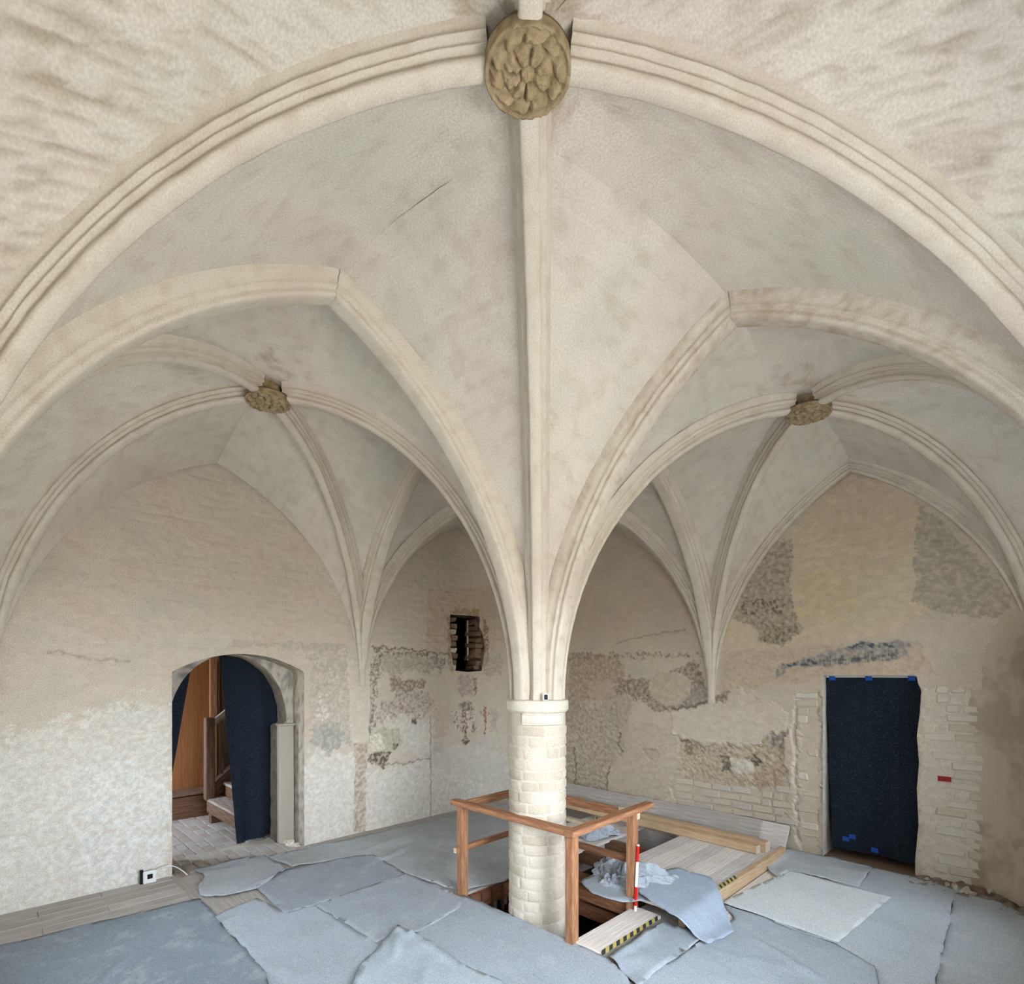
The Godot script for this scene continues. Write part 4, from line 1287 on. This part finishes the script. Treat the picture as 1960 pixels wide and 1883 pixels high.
func railing():
	var o := holder("railing", Vector3(3.45, 0, 3.45))
	tag(o, "orange-brown wooden guard railing round the pit and pillar", "railing")
	var t := -Vector3(3.45, 0, 3.45)
	var posts := [[2.73, 3.93, -0.35, 0.93], [4.18, 3.93, -0.45, 0.925], [4.19, 3.01, -0.30, 0.955], [2.73, 3.0, -0.30, 0.93]]
	for q in posts:
		bar("post", t + Vector3(q[0], q[2], q[1]), t + Vector3(q[0], q[3], q[1]), 0.085, 0.085, M.pine, o, 0.005)
	# top rails: front, left, right and far
	bar("top_rail", t + Vector3(2.60, 0.955, 3.945), t + Vector3(4.19, 0.955, 3.945), 0.10, 0.055, M.pine, o, 0.006)
	bar("top_rail", t + Vector3(4.20, 0.955, 4.0), t + Vector3(4.20, 0.985, 2.70), 0.10, 0.055, M.pine, o, 0.006)
	bar("top_rail", t + Vector3(2.72, 0.93, 3.89), t + Vector3(2.72, 0.95, 2.85), 0.045, 0.085, M.pine, o, 0.006)
	bar("top_rail", t + Vector3(2.60, 0.93, 2.98), t + Vector3(4.02, 0.93, 2.98), 0.045, 0.085, M.pine, o, 0.006)
	bar("rail_block", t + Vector3(4.0, 0.93, 2.965), t + Vector3(4.24, 0.93, 2.965), 0.045, 0.085, M.cut_end, o, 0.006)
	bar("mid_rail", t + Vector3(2.72, 0.48, 4.02), t + Vector3(2.72, 0.50, 2.95), 0.04, 0.06, M.pine, o, 0.005)
	bar("mid_rail", t + Vector3(2.70, 0.48, 2.97), t + Vector3(4.16, 0.48, 2.97), 0.045, 0.065, M.pine_dark, o, 0.005)
	put("rail_end", box(Vector3(0.04, 0.05, 0.006), 0.002), M.cut_end, o, t + Vector3(2.72, 0.48, 4.024))
	# survey rod leaning on the right post
	var r := holder("ranging_rod", Vector3(4.262, 0.0, 3.04))
	tag(r, "thin red and white survey rod leaning against the right railing post", "survey rod")
	var a := Vector3(0.0, 0.042, 0.03)
	var b := Vector3(-0.005, 0.66, -0.03)
	var cuts := [0.0, 0.08, 0.36, 0.74, 0.98, 1.0]
	for k in 5:
		var p := a.lerp(b, cuts[k])
		var q := a.lerp(b, cuts[k + 1])
		var cm := CylinderMesh.new()
		cm.top_radius = 0.014
		cm.bottom_radius = 0.014
		cm.height = p.distance_to(q)
		cm.radial_segments = 14
		var s := put("segment", cm, M.white_paint if k % 2 == 0 else M.red_paint, r, (p + q) / 2)
		s.basis = Basis(Quaternion(Vector3.UP, (b - a).normalized()))

# ------------------------------------------------------------------ protective fleece on the floor
func sheet(label: String, poly: PackedVector2Array, layer: int, tone: String, opt := {}) -> MeshInstance3D:
	var cell: float = opt.get("cell", 0.04)
	var wr: float = opt.get("wrinkle", 0.004)
	var folds: Array = opt.get("folds", [])
	var curl: float = opt.get("curl", 0.006)
	var dark := light_cloth(opt.get("stain", "8d8f8e"))
	var dust: float = opt.get("dust", 0.35)
	var lift: float = opt.get("lift", 0.0)
	var draped: bool = opt.get("drape", false)
	var inside := Geometry2D.intersect_polygons(poly, pv([0.02, 0.03, 6.5, 0.06, 6.68, 0.14, 6.84, 0.34, 7.02, 0.82, 7.10, 1.06, 7.44, 1.1, 7.44, 7.74, 0.02, 7.74]))
	poly = inside[0]
	# a slightly uneven outline
	var edge := PackedVector2Array()
	for i in poly.size():
		var a := poly[i]
		var b := poly[(i + 1) % poly.size()]
		var n := maxi(1, int(a.distance_to(b) / 0.08))
		var side := (b - a).orthogonal().normalized()
		for k in n:
			var q := a.lerp(b, float(k) / n)
			edge.append(q + side * (0.016 * n2.get_noise_2d(q.x * 0.5 + layer, q.y * 0.5)))
	var bx := Rect2(edge[0], Vector2.ZERO)
	for q in edge:
		bx = bx.expand(q)
	bx = bx.grow(cell)
	var nu := int(bx.size.x / cell) + 2
	var nv := int(bx.size.y / cell) + 2
	var id := PackedInt32Array()
	id.resize(nu * nv)
	id.fill(-1)
	var p := PackedVector3Array()
	var c := PackedColorArray()
	var rim := PackedFloat32Array()
	var y0 := 0.013 + 0.0035 * layer
	var tc := light_cloth(tone)
	var vert := func(i: int, j: int) -> int:
		var key := j * nu + i
		if id[key] >= 0:
			return id[key]
		var q := bx.position + Vector2(i, j) * cell
		var best := q
		var bd := 1e9
		for e in edge.size():
			var cp := Geometry2D.get_closest_point_to_segment(q, edge[e], edge[(e + 1) % edge.size()])
			var dd := cp.distance_squared_to(q)
			if dd < bd:
				bd = dd
				best = cp
		bd = sqrt(bd)
		if bd < cell * 0.75 or not Geometry2D.is_point_in_polygon(q, edge):
			q = best
			bd = 0.0
		var y := y0 + wr * absf(n1.get_noise_2d(q.x * 2.1 + layer * 3.0, q.y * 2.1)) * 2.0 + wr * 0.5 * absf(n2.get_noise_2d(q.x * 0.7 + layer, q.y * 0.7))
		y += maxf(0.0, n1.get_noise_2d(q.x * 2.6 + 50.0, q.y * 2.6 + layer)) * curl * 2.2 * exp(-bd / 0.05)
		for f in folds:
			var cp := Geometry2D.get_closest_point_to_segment(q, Vector2(f[0], f[1]), Vector2(f[2], f[3]))
			var tt := cp.distance_to(Vector2(f[0], f[1])) / maxf(0.01, Vector2(f[0], f[1]).distance_to(Vector2(f[2], f[3])))
			var w: float = f[4] * (0.7 + 0.6 * n2.get_noise_2d(q.x, q.y))
			var d := cp.distance_to(q) / maxf(w, 0.01)
			y += f[5] * exp(-d * d) * (0.35 + 0.65 * sin(PI * clampf(tt, 0.05, 0.95)))
		y += lift
		if draped:
			y += drape(q)
		id[key] = p.size()
		p.append(Vector3(q.x, y, q.y))
		var g := n1.get_noise_2d(q.x * 1.3 + layer * 7.0, q.y * 1.3)
		var g2 := n3.get_noise_2d(q.x * 0.6, q.y * 0.6 + layer)
		c.append(tc.lerp(dark, clampf((g + 0.4 * g2) * 1.2, 0, 1) * dust).lerp(srgb("d9d8d3"), clampf((n2.get_noise_2d(q.x * 0.5 + 20.0, q.y * 0.5 + layer) - 0.25) * 0.8 + 0.3 * g2, 0, 0.2)))
		rim.append(bd)
		return id[key]
	var ix := PackedInt32Array()
	var use := {}
	for j in nv - 1:
		for i in nu - 1:
			if not Geometry2D.is_point_in_polygon(bx.position + (Vector2(i, j) + Vector2(0.5, 0.5)) * cell, edge):
				continue
			var k := [vert.call(i, j), vert.call(i + 1, j), vert.call(i + 1, j + 1), vert.call(i, j + 1)]
			ix.append_array(PackedInt32Array([k[0], k[1], k[2], k[0], k[2], k[3]]))
			for s in 4:
				var e0: int = k[s]
				var e1: int = k[(s + 1) % 4]
				var kk := Vector2i(mini(e0, e1), maxi(e0, e1))
				use[kk] = [use[kk][0] + 1, e0, e1] if use.has(kk) else [1, e0, e1]
	# the cut edge has a thickness
	for kk in use:
		if use[kk][0] == 1:
			var e0: int = use[kk][1]
			var e1: int = use[kk][2]
			var n := p.size()
			p.append(p[e0] - Vector3(0, 0.004, 0))
			p.append(p[e1] - Vector3(0, 0.004, 0))
			c.append(c[e0])
			c.append(c[e1])
			ix.append_array(PackedInt32Array([e0, n, e1, e1, n, n + 1]))
	var st := SurfaceTool.new()
	st.begin(Mesh.PRIMITIVE_TRIANGLES)
	for i in p.size():
		st.set_smooth_group(0)
		st.set_color(c[i])
		st.add_vertex(p[i])
	for i in ix:
		st.add_index(i)
	st.generate_normals()
	var o := put("fleece_sheet", st.commit(), M.fleece)
	tag(o, label, "fleece sheet", "", "protective fleece sheets on the floor")
	return o

func drape(q: Vector2) -> float:
	# over the raised deck and down to the floor beside it
	return 0.135 * smooth(4.98, 4.72, q.x)

func sheets():
	var tone := "a9b0b6"
	sheet("large dark grey sheet in the near corner by the left wall floorboards", pv([0.689, 8.216, 0.796, 7.373, 0.937, 5.902, 1.528, 5.905, 1.808, 5.93, 2.266, 5.927, 2.832, 5.946, 3.639, 6.153, 3.637, 7.253]), 0, "868d94", {"wrinkle": 0.005, "dust": 0.5, "stain": "9aa0a4", "folds": [fold(pv([2.067, 6.837, 1.791, 6.648])), fold(pv([1.713, 6.281, 2.385, 5.95]), 0.05, 0.02)]})
	sheet("small torn-edged sheet in front of the arched doorway paving", pv([0.018, 5.72, 0.318, 5.692, 0.602, 5.824, 0.884, 5.884, 1.062, 5.778, 1.1, 5.404, 0.784, 4.954, 0.075, 4.959, -0.026, 5.323]), 3, "b0b4b6", {"wrinkle": 0.007, "curl": 0.02, "folds": [fold(pv([0.211, 5.62, 0.385, 5.163]), 0.03, 0.02), fold(pv([0.995, 5.431, 0.841, 4.99]), 0.04, 0.02)]})
	sheet("dusty sheet between the doorway and the left railing post", pv([0.811, 5.285, 0.722, 5.109, 0.906, 4.127, 1.038, 3.968, 1.874, 4.047, 1.935, 5.163, 1.9, 5.44, 1.064, 5.402]), 2, "9ba0a5", {"dust": 0.5, "folds": [fold(pv([0.856, 5.043, 0.902, 4.694]), 0.05, 0.012)]})
	sheet("sheet with a long straight seam in front of the dusty doorway sheet", pv([1.508, 5.925, 1.413, 5.769, 1.348, 5.492, 1.878, 5.431, 1.912, 5.153, 3.012, 5.108, 2.974, 4.861, 3.253, 5.349, 3.871, 5.921, 3.639, 6.153, 2.826, 5.951, 2.26, 5.933, 1.805, 5.934]), 1, "aab0b5", {"wrinkle": 0.006, "folds": [fold(pv([1.722, 5.961, 1.657, 5.776]), 0.04, 0.02), fold(pv([2.73, 5.872, 3.115, 5.79]), 0.06, 0.02)]})
	sheet("flat grey sheet directly left of the front of the railing", pv([1.92, 5.162, 1.861, 4.038, 2.846, 3.994, 2.996, 4.185, 3.124, 4.765, 2.963, 4.859, 3.02, 5.113]), 3, "a2a7ab", {"dust": 0.5})
	sheet("sheet with a pinched ridge at the bottom middle of the view", pv([3.871, 5.921, 3.258, 5.397, 2.951, 4.856, 3.115, 4.813, 3.776, 4.827, 4.177, 4.756, 4.731, 5.061]), 4, "b0b8bd", {"wrinkle": 0.008, "curl": 0.02, "folds": [fold(pv([2.968, 4.867, 3.362, 5.133]), 0.05, 0.05), fold(pv([2.968, 4.867, 3.137, 5.465]), 0.06, 0.03), fold(pv([3.123, 4.819, 3.776, 4.827]), 0.05, 0.03), fold(pv([3.556, 4.993, 3.862, 5.228]), 0.06, 0.02)]})
	sheet("long sheet along the front edge of the pit", pv([3.094, 4.821, 2.96, 4.221, 2.772, 3.96, 3.499, 3.934, 4.206, 3.938, 4.531, 3.93, 4.786, 4.022, 5.265, 4.527, 4.731, 5.061, 4.177, 4.756, 3.764, 4.817]), 2, "a7adb2", {"wrinkle": 0.004, "dust": 0.4})
	sheet("sheet along the foot of the left wall behind the railing", pv([0.175, 4.432, 0.199, 3.607, 0.26, 2.309, 0.336, 0.674, 1.825, 1.98, 2.58, 2.845, 2.816, 3.408, 2.702, 3.764, 2.682, 3.899, 1.888, 4.056, 1.072, 3.989, 0.924, 4.137, 0.693, 4.855, 0.128, 4.96]), 0, "a9abaa", {"wrinkle": 0.008, "dust": 0.45, "folds": [fold(pv([0.802, 3.951, 0.671, 3.135]), 0.08, 0.03), fold(pv([1.249, 3.918, 1.015, 3.287]), 0.06, 0.03), fold(pv([1.396, 4.152, 1.563, 2.243]), 0.04, 0.008)]})
	sheet("pale new sheet lying flat in front of the rectangular doorway", pv([4.748, 2.267, 4.931, 0.877, 5.922, 0.918, 5.794, 2.363]), 6, "d3d7d5", {"wrinkle": 0.002, "curl": 0.002, "dust": 0.12})
	sheet("sheet right of the pale new one, reaching to the rubble by the wall", pv([5.588, 0.032, 5.981, 0.029, 6.354, 0.209, 6.398, 1.05, 6.453, 2.423, 6.52, 3.272, 6.334, 3.458, 6.091, 2.553, 5.781, 2.388, 5.265, 2.346, 5.041, 1.385, 5.56, 0.663]), 3, "b6bdc2", {"dust": 0.25, "folds": [fold(pv([6.26, 1.158, 6.396, 0.991]), 0.03, 0.02)]})
	sheet("rightmost sheet, running along the shaded foot of the right wall", pv([6.344, 0.199, 6.654, 0.292, 6.991, 0.35, 7.9, 0.703, 7.634, 2.804, 6.59, 3.848, 6.453, 2.423, 6.396, 1.067]), 2, "b0b6ba", {"dust": 0.3})
	sheet("sheet with a curled end along the rectangular doorway's threshold", pv([4.614, 0.836, 4.605, 0.428, 4.677, 0.018, 5.045, 0.069, 5.593, 0.003, 5.623, 0.843, 4.937, 0.894, 4.95, 1.273]), 5, "b9bec0", {"wrinkle": 0.008, "curl": 0.03, "folds": [fold(pv([4.658, 0.841, 4.728, 0.139]), 0.06, 0.06), fold(pv([5.088, 0.46, 5.49, 0.34]), 0.05, 0.015)]})
	sheet("bluish sheet draped over the end of the deck onto the floor", pv([4.167, 2.06, 4.561, 2.093, 4.814, 2.396, 5.093, 2.799, 5.036, 3.181, 4.685, 3.165, 4.225, 2.952, 3.997, 2.48]), 7, "a9b6c4", {"wrinkle": 0.004, "curl": 0.012, "dust": 0.25, "drape": true})
	sheet("sheet lapping against the long warning tape", pv([4.57, 3.07, 4.946, 3.047, 4.926, 3.882, 4.963, 4.127, 4.55, 3.922, 4.553, 3.542]), 3, "a8b0b6", {"wrinkle": 0.006, "curl": 0.02, "folds": [fold(pv([4.586, 3.864, 4.58, 3.059]), 0.06, 0.03), fold(pv([4.705, 3.897, 4.739, 3.643]), 0.05, 0.015)]})
	sheet("wide creased sheet across the bottom right of the view", pv([4.976, 2.517, 4.768, 2.264, 5.284, 2.269, 5.812, 2.357, 6.107, 2.547, 6.31, 3.481, 5.265, 4.527, 4.828, 3.98, 4.904, 3.751, 4.949, 3.032]), 1, "acb4ba", {"wrinkle": 0.006, "folds": [fold(pv([5.29, 2.792, 5.844, 3.061]), 0.035, 0.03), fold(pv([5.035, 3.255, 5.784, 2.973]), 0.03, 0.022), fold(pv([5.375, 3.53, 5.228, 3.374]), 0.05, 0.02), fold(pv([4.947, 2.621, 4.939, 3.081]), 0.03, 0.015)]})
	sheet("flat grey sheet spread under the crumpled heap on the deck", pv([3.602, 3.055, 3.557, 2.641, 3.771, 2.293, 4.181, 2.477, 4.379, 2.963, 4.188, 3.187, 3.847, 3.222]), 1, "a9b0b6", {"wrinkle": 0.008, "curl": 0.02, "lift": 0.12})
	# crumpled heaps
	heap("grey fleece crumpled in a heap on the deck behind the right railing post", Vector3(3.93, 0.13, 2.60), 0.46, 0.32, 0.13, 3, 0.25)
	heap("small crumpled heap of fleece on the far boards behind the pillar", Vector3(2.55, 0.04, 1.35), 0.30, 0.26, 0.14, 8, 0.9)

func light_cloth(tone: String) -> Color:
	# fleece is paler than its dusty look
	var c := srgb(tone)
	return Color(c.r * 1.17, c.g * 1.18, c.b * 1.16)

func fold(p: PackedVector2Array, w := 0.045, h := 0.022) -> Array:
	return [p[0].x, p[0].y, p[1].x, p[1].y, w, h]

func heap(label: String, at: Vector3, rx: float, rz: float, h: float, sd: int, turn: float):
	var n := 90
	var p := PackedVector3Array()
	var c := PackedColorArray()
	var f := FastNoiseLite.new()
	f.seed = sd
	f.noise_type = FastNoiseLite.TYPE_SIMPLEX_SMOOTH
	f.fractal_type = FastNoiseLite.FRACTAL_NONE
	f.frequency = 1.25
	f.fractal_octaves = 1
	for j in n:
		for i in n:
			var u := 2.0 * i / (n - 1) - 1.0
			var v := 2.0 * j / (n - 1) - 1.0
			# square to disc
			var q := Vector2(u * sqrt(1.0 - v * v / 2.0), v * sqrt(1.0 - u * u / 2.0))
			var d := q.length()
			var ang := q.angle()
			q *= 1.0 + 0.22 * sin(ang * 3.0 + sd) + 0.1 * sin(ang * 7.0)
			var dome := pow(maxf(0.0, 1.0 - d * d), 0.8)
			var wx := q.x + 0.25 * n1.get_noise_2d(q.x * 1.5 + sd, q.y * 1.5)
			var tw := ang + 1.9 * d + 0.8 * n1.get_noise_2d(wx, q.y)
			var rg := absf(f.get_noise_3d(cos(tw) * 1.5 + sd, sin(tw) * 1.5, d * 0.9)) * 1.5 + 0.25 * n1.get_noise_2d(wx * 2.0, q.y * 2.0 + sd)
			var y := h * dome * (0.30 + 0.75 * rg) + 0.03 * (1.0 - d) * rg + 0.012
			var s := Vector3(q.x * rx, maxf(y, 0.004 + 0.02 * maxf(rg, 0.0)), q.y * rz)
			s.x += 0.06 * dome * n1.get_noise_2d(q.x * 3.0, q.y * 3.0 + sd)
			p.append(s)
			c.append(srgb("bcc2c6").lerp(srgb("a9b0b5"), clampf(n2.get_noise_2d(q.x * 0.6, q.y * 0.6) + 0.3, 0, 1)))
	var o := put("fleece_heap", grid_mesh(p, c, n, n, Vector3.UP), M.fleece, self, at, Vector3(0, turn, 0))
	tag(o, label, "fleece heap")

# ------------------------------------------------------------------ curtains and the stair room
func curtain(called: String, label: String, p00: Vector3, p10: Vector3, p01: Vector3, p11: Vector3, out: Vector3, waves: float, deep: float) -> MeshInstance3D:
	# cloth between a top edge P00-P10 and a bottom edge P01-P11, folded along OUT; both faces, joined at the rim
	var nu := 70
	var nv := 80
	var p := PackedVector3Array()
	for j in nv:
		var v := float(j) / (nv - 1)
		for i in nu:
			var u := float(i) / (nu - 1)
			var q := p00.lerp(p10, u).lerp(p01.lerp(p11, u), v)
			q += out * (deep * (0.3 + 0.7 * v) * sin(u * waves * TAU + 0.8 * v) + 0.012 * n1.get_noise_2d(u * 1.5, v * 2.0))
			if v > 0.97:
				q.y += 0.01 * n1.get_noise_2d(u * 4.0, 3.0)
			p.append(q)
	var o := put(called, grid_mesh(p, PackedColorArray(), nu, nv, out), M.curtain)
	tag(o, label, "curtain")
	return o

func stair_room():
	var w := holder("wall_back")
	tag(w, "warm-lit brick and boarded walls of the stair room behind the arched doorway", "wall", "structure")
	var st := begin()
	slab(st, Vector3(-3.4, -0.3, 2.5), Vector3(-3.2, 4.2, 7.9))
	slab(st, Vector3(-3.4, -0.3, 2.4), Vector3(-0.6, 4.2, 2.6))
	slab(st, Vector3(-3.4, -0.3, 7.8), Vector3(-2.5, 4.2, 7.95))
	slab(st, Vector3(-1.8, -0.3, 7.8), Vector3(-0.6, 4.2, 7.95))
	slab(st, Vector3(-2.5, -0.3, 7.8), Vector3(-1.8, 1.0, 7.95))  # sill of an opening out of view that lights the stair room
	slab(st, Vector3(-2.5, 3.0, 7.8), Vector3(-1.8, 4.2, 7.95))
	slab(st, Vector3(-3.4, 4.1, 2.4), Vector3(-0.6, 4.3, 7.95))
	put("wall_surface", done(st), M.brick_cream, w)
	var pn := put("plywood_panel", box(Vector3(2.3, 1.25, 0.02), 0.003), M.plywood, self, Vector3(-3.12, 1.42, 5.30), Vector3(0, PI / 2, PI / 2))
	tag(pn, "orange-brown plywood panel on the back wall of the stair room", "panel")
	var pp := put("wooden_post", box(Vector3(3.2, 0.10, 0.10), 0.006, 0.002), M.pine, self, Vector3(-3.03, 1.6, 4.66), Vector3(0, 0, PI / 2))
	tag(pp, "light brown upright post beside the plywood panel", "post")
	var bw := holder("plank_wall", Vector3(-3.1, 0, 3.9))
	tag(bw, "old reddish brown plank partition behind the stair handrail", "partition")
	for k in 8:
		bar("plank", Vector3(0, -0.02, 0.62 - k * 0.17), Vector3(0, 3.9, 0.62 - k * 0.17), 0.03, 0.16, M.old_timber, bw, 0.006, 0.004)
	var ch := holder("wooden_chest", Vector3(-2.85, 0, 5.2))
	tag(ch, "low dark wooden chest against the plywood panel", "chest")
	put("body", box(Vector3(0.42, 0.36, 0.8), 0.01, 0.004), M.old_timber, ch, Vector3(0, 0.17, 0))
	put("lid", box(Vector3(0.46, 0.04, 0.86), 0.008, 0.003), M.stair_wood, ch, Vector3(0, 0.38, 0))
	# the stair
	var s := holder("staircase", Vector3(-1.5, 0, 5.0))
	tag(s, "worn dark wooden stair with newel post and handrail, rising to the right", "staircase")
	for k in 6:
		var y := 0.36 + k * 0.215
		var z := -0.01 - k * 0.235
		put("tread", box(Vector3(1.42, 0.045, 0.30), 0.012, 0.004), M.tread_wood, s, Vector3(0.02, y, z - 0.13))
		if k == 0:
			put("riser", box(Vector3(1.36, 0.17, 0.03), 0.006, 0.003), M.stair_wood, s, Vector3(0.02, y - 0.11, z - 0.01))
		else:
			put("riser", box(Vector3(1.36, 0.18, 0.025), 0.006, 0.003), M.old_timber, s, Vector3(0.02, y - 0.11, z - 0.01))
	for x in [-0.60, 0.62]:
		put("foot", box(Vector3(0.12, 0.18, 0.14), 0.01, 0.004), M.stair_wood, s, Vector3(x, 0.07, -0.10))
	bar("stringer", Vector3(-0.66, 0.42, -0.05), Vector3(-0.66, 1.75, -1.5), 0.05, 0.22, M.stair_wood, s)
	bar("newel_post", Vector3(-0.62, 0.36, -0.03), Vector3(-0.62, 1.63, -0.03), 0.13, 0.13, M.stair_wood, s, 0.012)
	bar("handrail", Vector3(-0.60, 1.52, -0.06), Vector3(-0.60, 2.72, -1.45), 0.07, 0.09, M.tread_wood, s)
	bar("lower_rail", Vector3(-0.60, 0.62, -0.06), Vector3(-0.60, 1.85, -1.5), 0.04, 0.05, M.tread_wood, s)
	for k in 7:
		var z := -0.20 - k * 0.17
		bar("baluster", Vector3(-0.60, 0.74 - z * 0.87 - 0.17, z), Vector3(-0.60, 1.50 - z * 0.87 - 0.08, z), 0.035, 0.05, M.stair_wood, s)
	# dark blue cloths
	curtain("curtain", "dark blue curtain hanging in the right half of the arched doorway", Vector3(-0.70, 2.62, 5.24), Vector3(-0.70, 2.62, 4.36), Vector3(-0.63, 0.03, 5.06), Vector3(-0.70, 0.05, 4.40), Vector3(1, 0, 0), 2.2, 0.035)
	curtain("curtain", "dark blue curtain drawn aside at the left jamb of the arched doorway", Vector3(-0.70, 2.62, 6.15), Vector3(-0.70, 2.62, 5.54), Vector3(-0.70, 0.62, 6.15), Vector3(-0.66, 0.62, 5.86), Vector3(1, 0, 0), 1.4, 0.03)
	var d := curtain("curtain", "dark blue curtain covering the rectangular doorway in the right wall", Vector3(5.06, 2.262, -0.12), Vector3(6.05, 2.262, -0.16), Vector3(5.13, 0.13, -0.12), Vector3(6.04, 0.10, -0.20), Vector3(0, 0, 1), 1.3, 0.022)
	var tp := box(Vector3(0.07, 0.05, 0.004), 0.001, 0.004)
	for q in [[5.13, 2.25], [5.52, 2.25], [5.94, 2.25], [5.28, 0.26], [5.58, 0.19], [5.35, 0.30]]:
		put("tape", tp, M.blue_tape, d, Vector3(q[0], q[1], -0.098))
	bar("top_strip", Vector3(5.06, 2.272, -0.10), Vector3(6.03, 2.272, -0.13), 0.012, 0.03, M.metal, d)

# ------------------------------------------------------------------ small things
func small_things():
	var s := holder("sensor_box", COL + Vector3(0.272, 2.09, 0.188))
	tag(s, "small white climate sensor standing on the pillar's capital", "sensor")
	s.rotation.y = PI / 4
	put("case", box(Vector3(0.05, 0.062, 0.025), 0.004), M.white_plastic, s)
	put("screen", box(Vector3(0.034, 0.046, 0.004), 0.001), M.black_plastic, s, Vector3(0.002, 0, 0.0135))
	var g := holder("data_logger", Vector3(0.07, 0.0, 6.17))
	tag(g, "small white data logger box with a thin cable at the foot of the left wall", "data logger")
	put("case", box(Vector3(0.045, 0.13, 0.12), 0.008), M.white_plastic, g, Vector3(0, 0.075, 0))
	put("screen", box(Vector3(0.006, 0.05, 0.05), 0.001), M.black_plastic, g, Vector3(0.024, 0.085, 0))
	put("bracket", box(Vector3(0.03, 0.16, 0.03), 0.004), M.black_plastic, g, Vector3(-0.02, 0.08, 0.07))
	var pts := PackedVector3Array()
	for i in 30:
		var t := i / 29.0
		pts.append(Vector3(-0.01 + 0.05 * sin(t * 2.5), 0.13 + 0.05 * sin(PI * t) - 0.125 * t * t, -0.06 - 0.30 * t))
	tube("cable", g, pts, 0.006, M.white_plastic)
	var l := put("wall_label", box(Vector3(0.115, 0.055, 0.004), 0.001), M.red_label, self, Vector3(6.245, 1.152, 0.016))
	tag(l, "small red rectangular label on the right wall beside the doorway", "label")
	for k in 2:
		for q in 3:
			put("print", box(Vector3(0.022, 0.010, 0.002), 0.0005), M.black_tape, l, Vector3(-0.032 + q * 0.032, 0.010 - k * 0.02, 0.0022))
	# the dirt in the trench
	var dp := PackedVector3Array()
	var dc := PackedColorArray()
	for j in 14:
		for i in 60:
			var x := 5.95 + i * 0.02
			var z := 0.02 + j * 0.026 + maxf(0.0, x - 6.55) * 0.9
			var lump := n2.get_noise_2d(x, z)
			dp.append(Vector3(x, 0.012 + 0.035 * smooth(8.0, 0.0, j) + 0.03 * lump + 0.015 * n3.get_noise_2d(x, z), z))
			dc.append(srgb("6f665b").lerp(srgb("94897b"), clampf(0.4 + lump * 1.4, 0, 1)))
	var dirt := put("loose_dirt", grid_mesh(dp, dc, 60, 14, Vector3.UP), M.plaster, get_node("floor"))
	dirt.set_meta("kind", "stuff")
	# crumbs of mortar by the right wall
	var k := 0
	for i in 26:
		var x := 6.05 + rng.randf() * 1.35
		var sz := rng.randf_range(0.03, 0.10)
		var st := box(Vector3(sz * 1.4, sz * 0.7, sz), sz * 0.22, sz * 0.2)
		var r := put("rubble_stone", st, M.brick_grey if k % 3 else M.brick_bare, self, Vector3(x, sz * 0.25, 0.05 + rng.randf() * 0.16), Vector3(rng.randf(), rng.randf() * 6.0, rng.randf() * 0.5))
		tag(r, "grey lump of mortar rubble in the trench at the foot of the right wall", "rubble", "", "mortar rubble by the right wall")
		k += 1

func tube(called: String, parent: Node3D, pts: PackedVector3Array, r: float, m: Material):
	var p := PackedVector3Array()
	var c := PackedColorArray()
	var n := 9
	for j in pts.size():
		var t := (pts[mini(j + 1, pts.size() - 1)] - pts[maxi(j - 1, 0)]).normalized()
		var a := t.cross(Vector3.UP if absf(t.y) < 0.9 else Vector3.RIGHT).normalized()
		var b := a.cross(t)
		for i in n:
			var an := TAU * i / (n - 1)
			p.append(pts[j] + (a * cos(an) + b * sin(an)) * r)
			c.append(Color.WHITE)
	put(called, _round(p, c, n, pts.size()), m, parent)
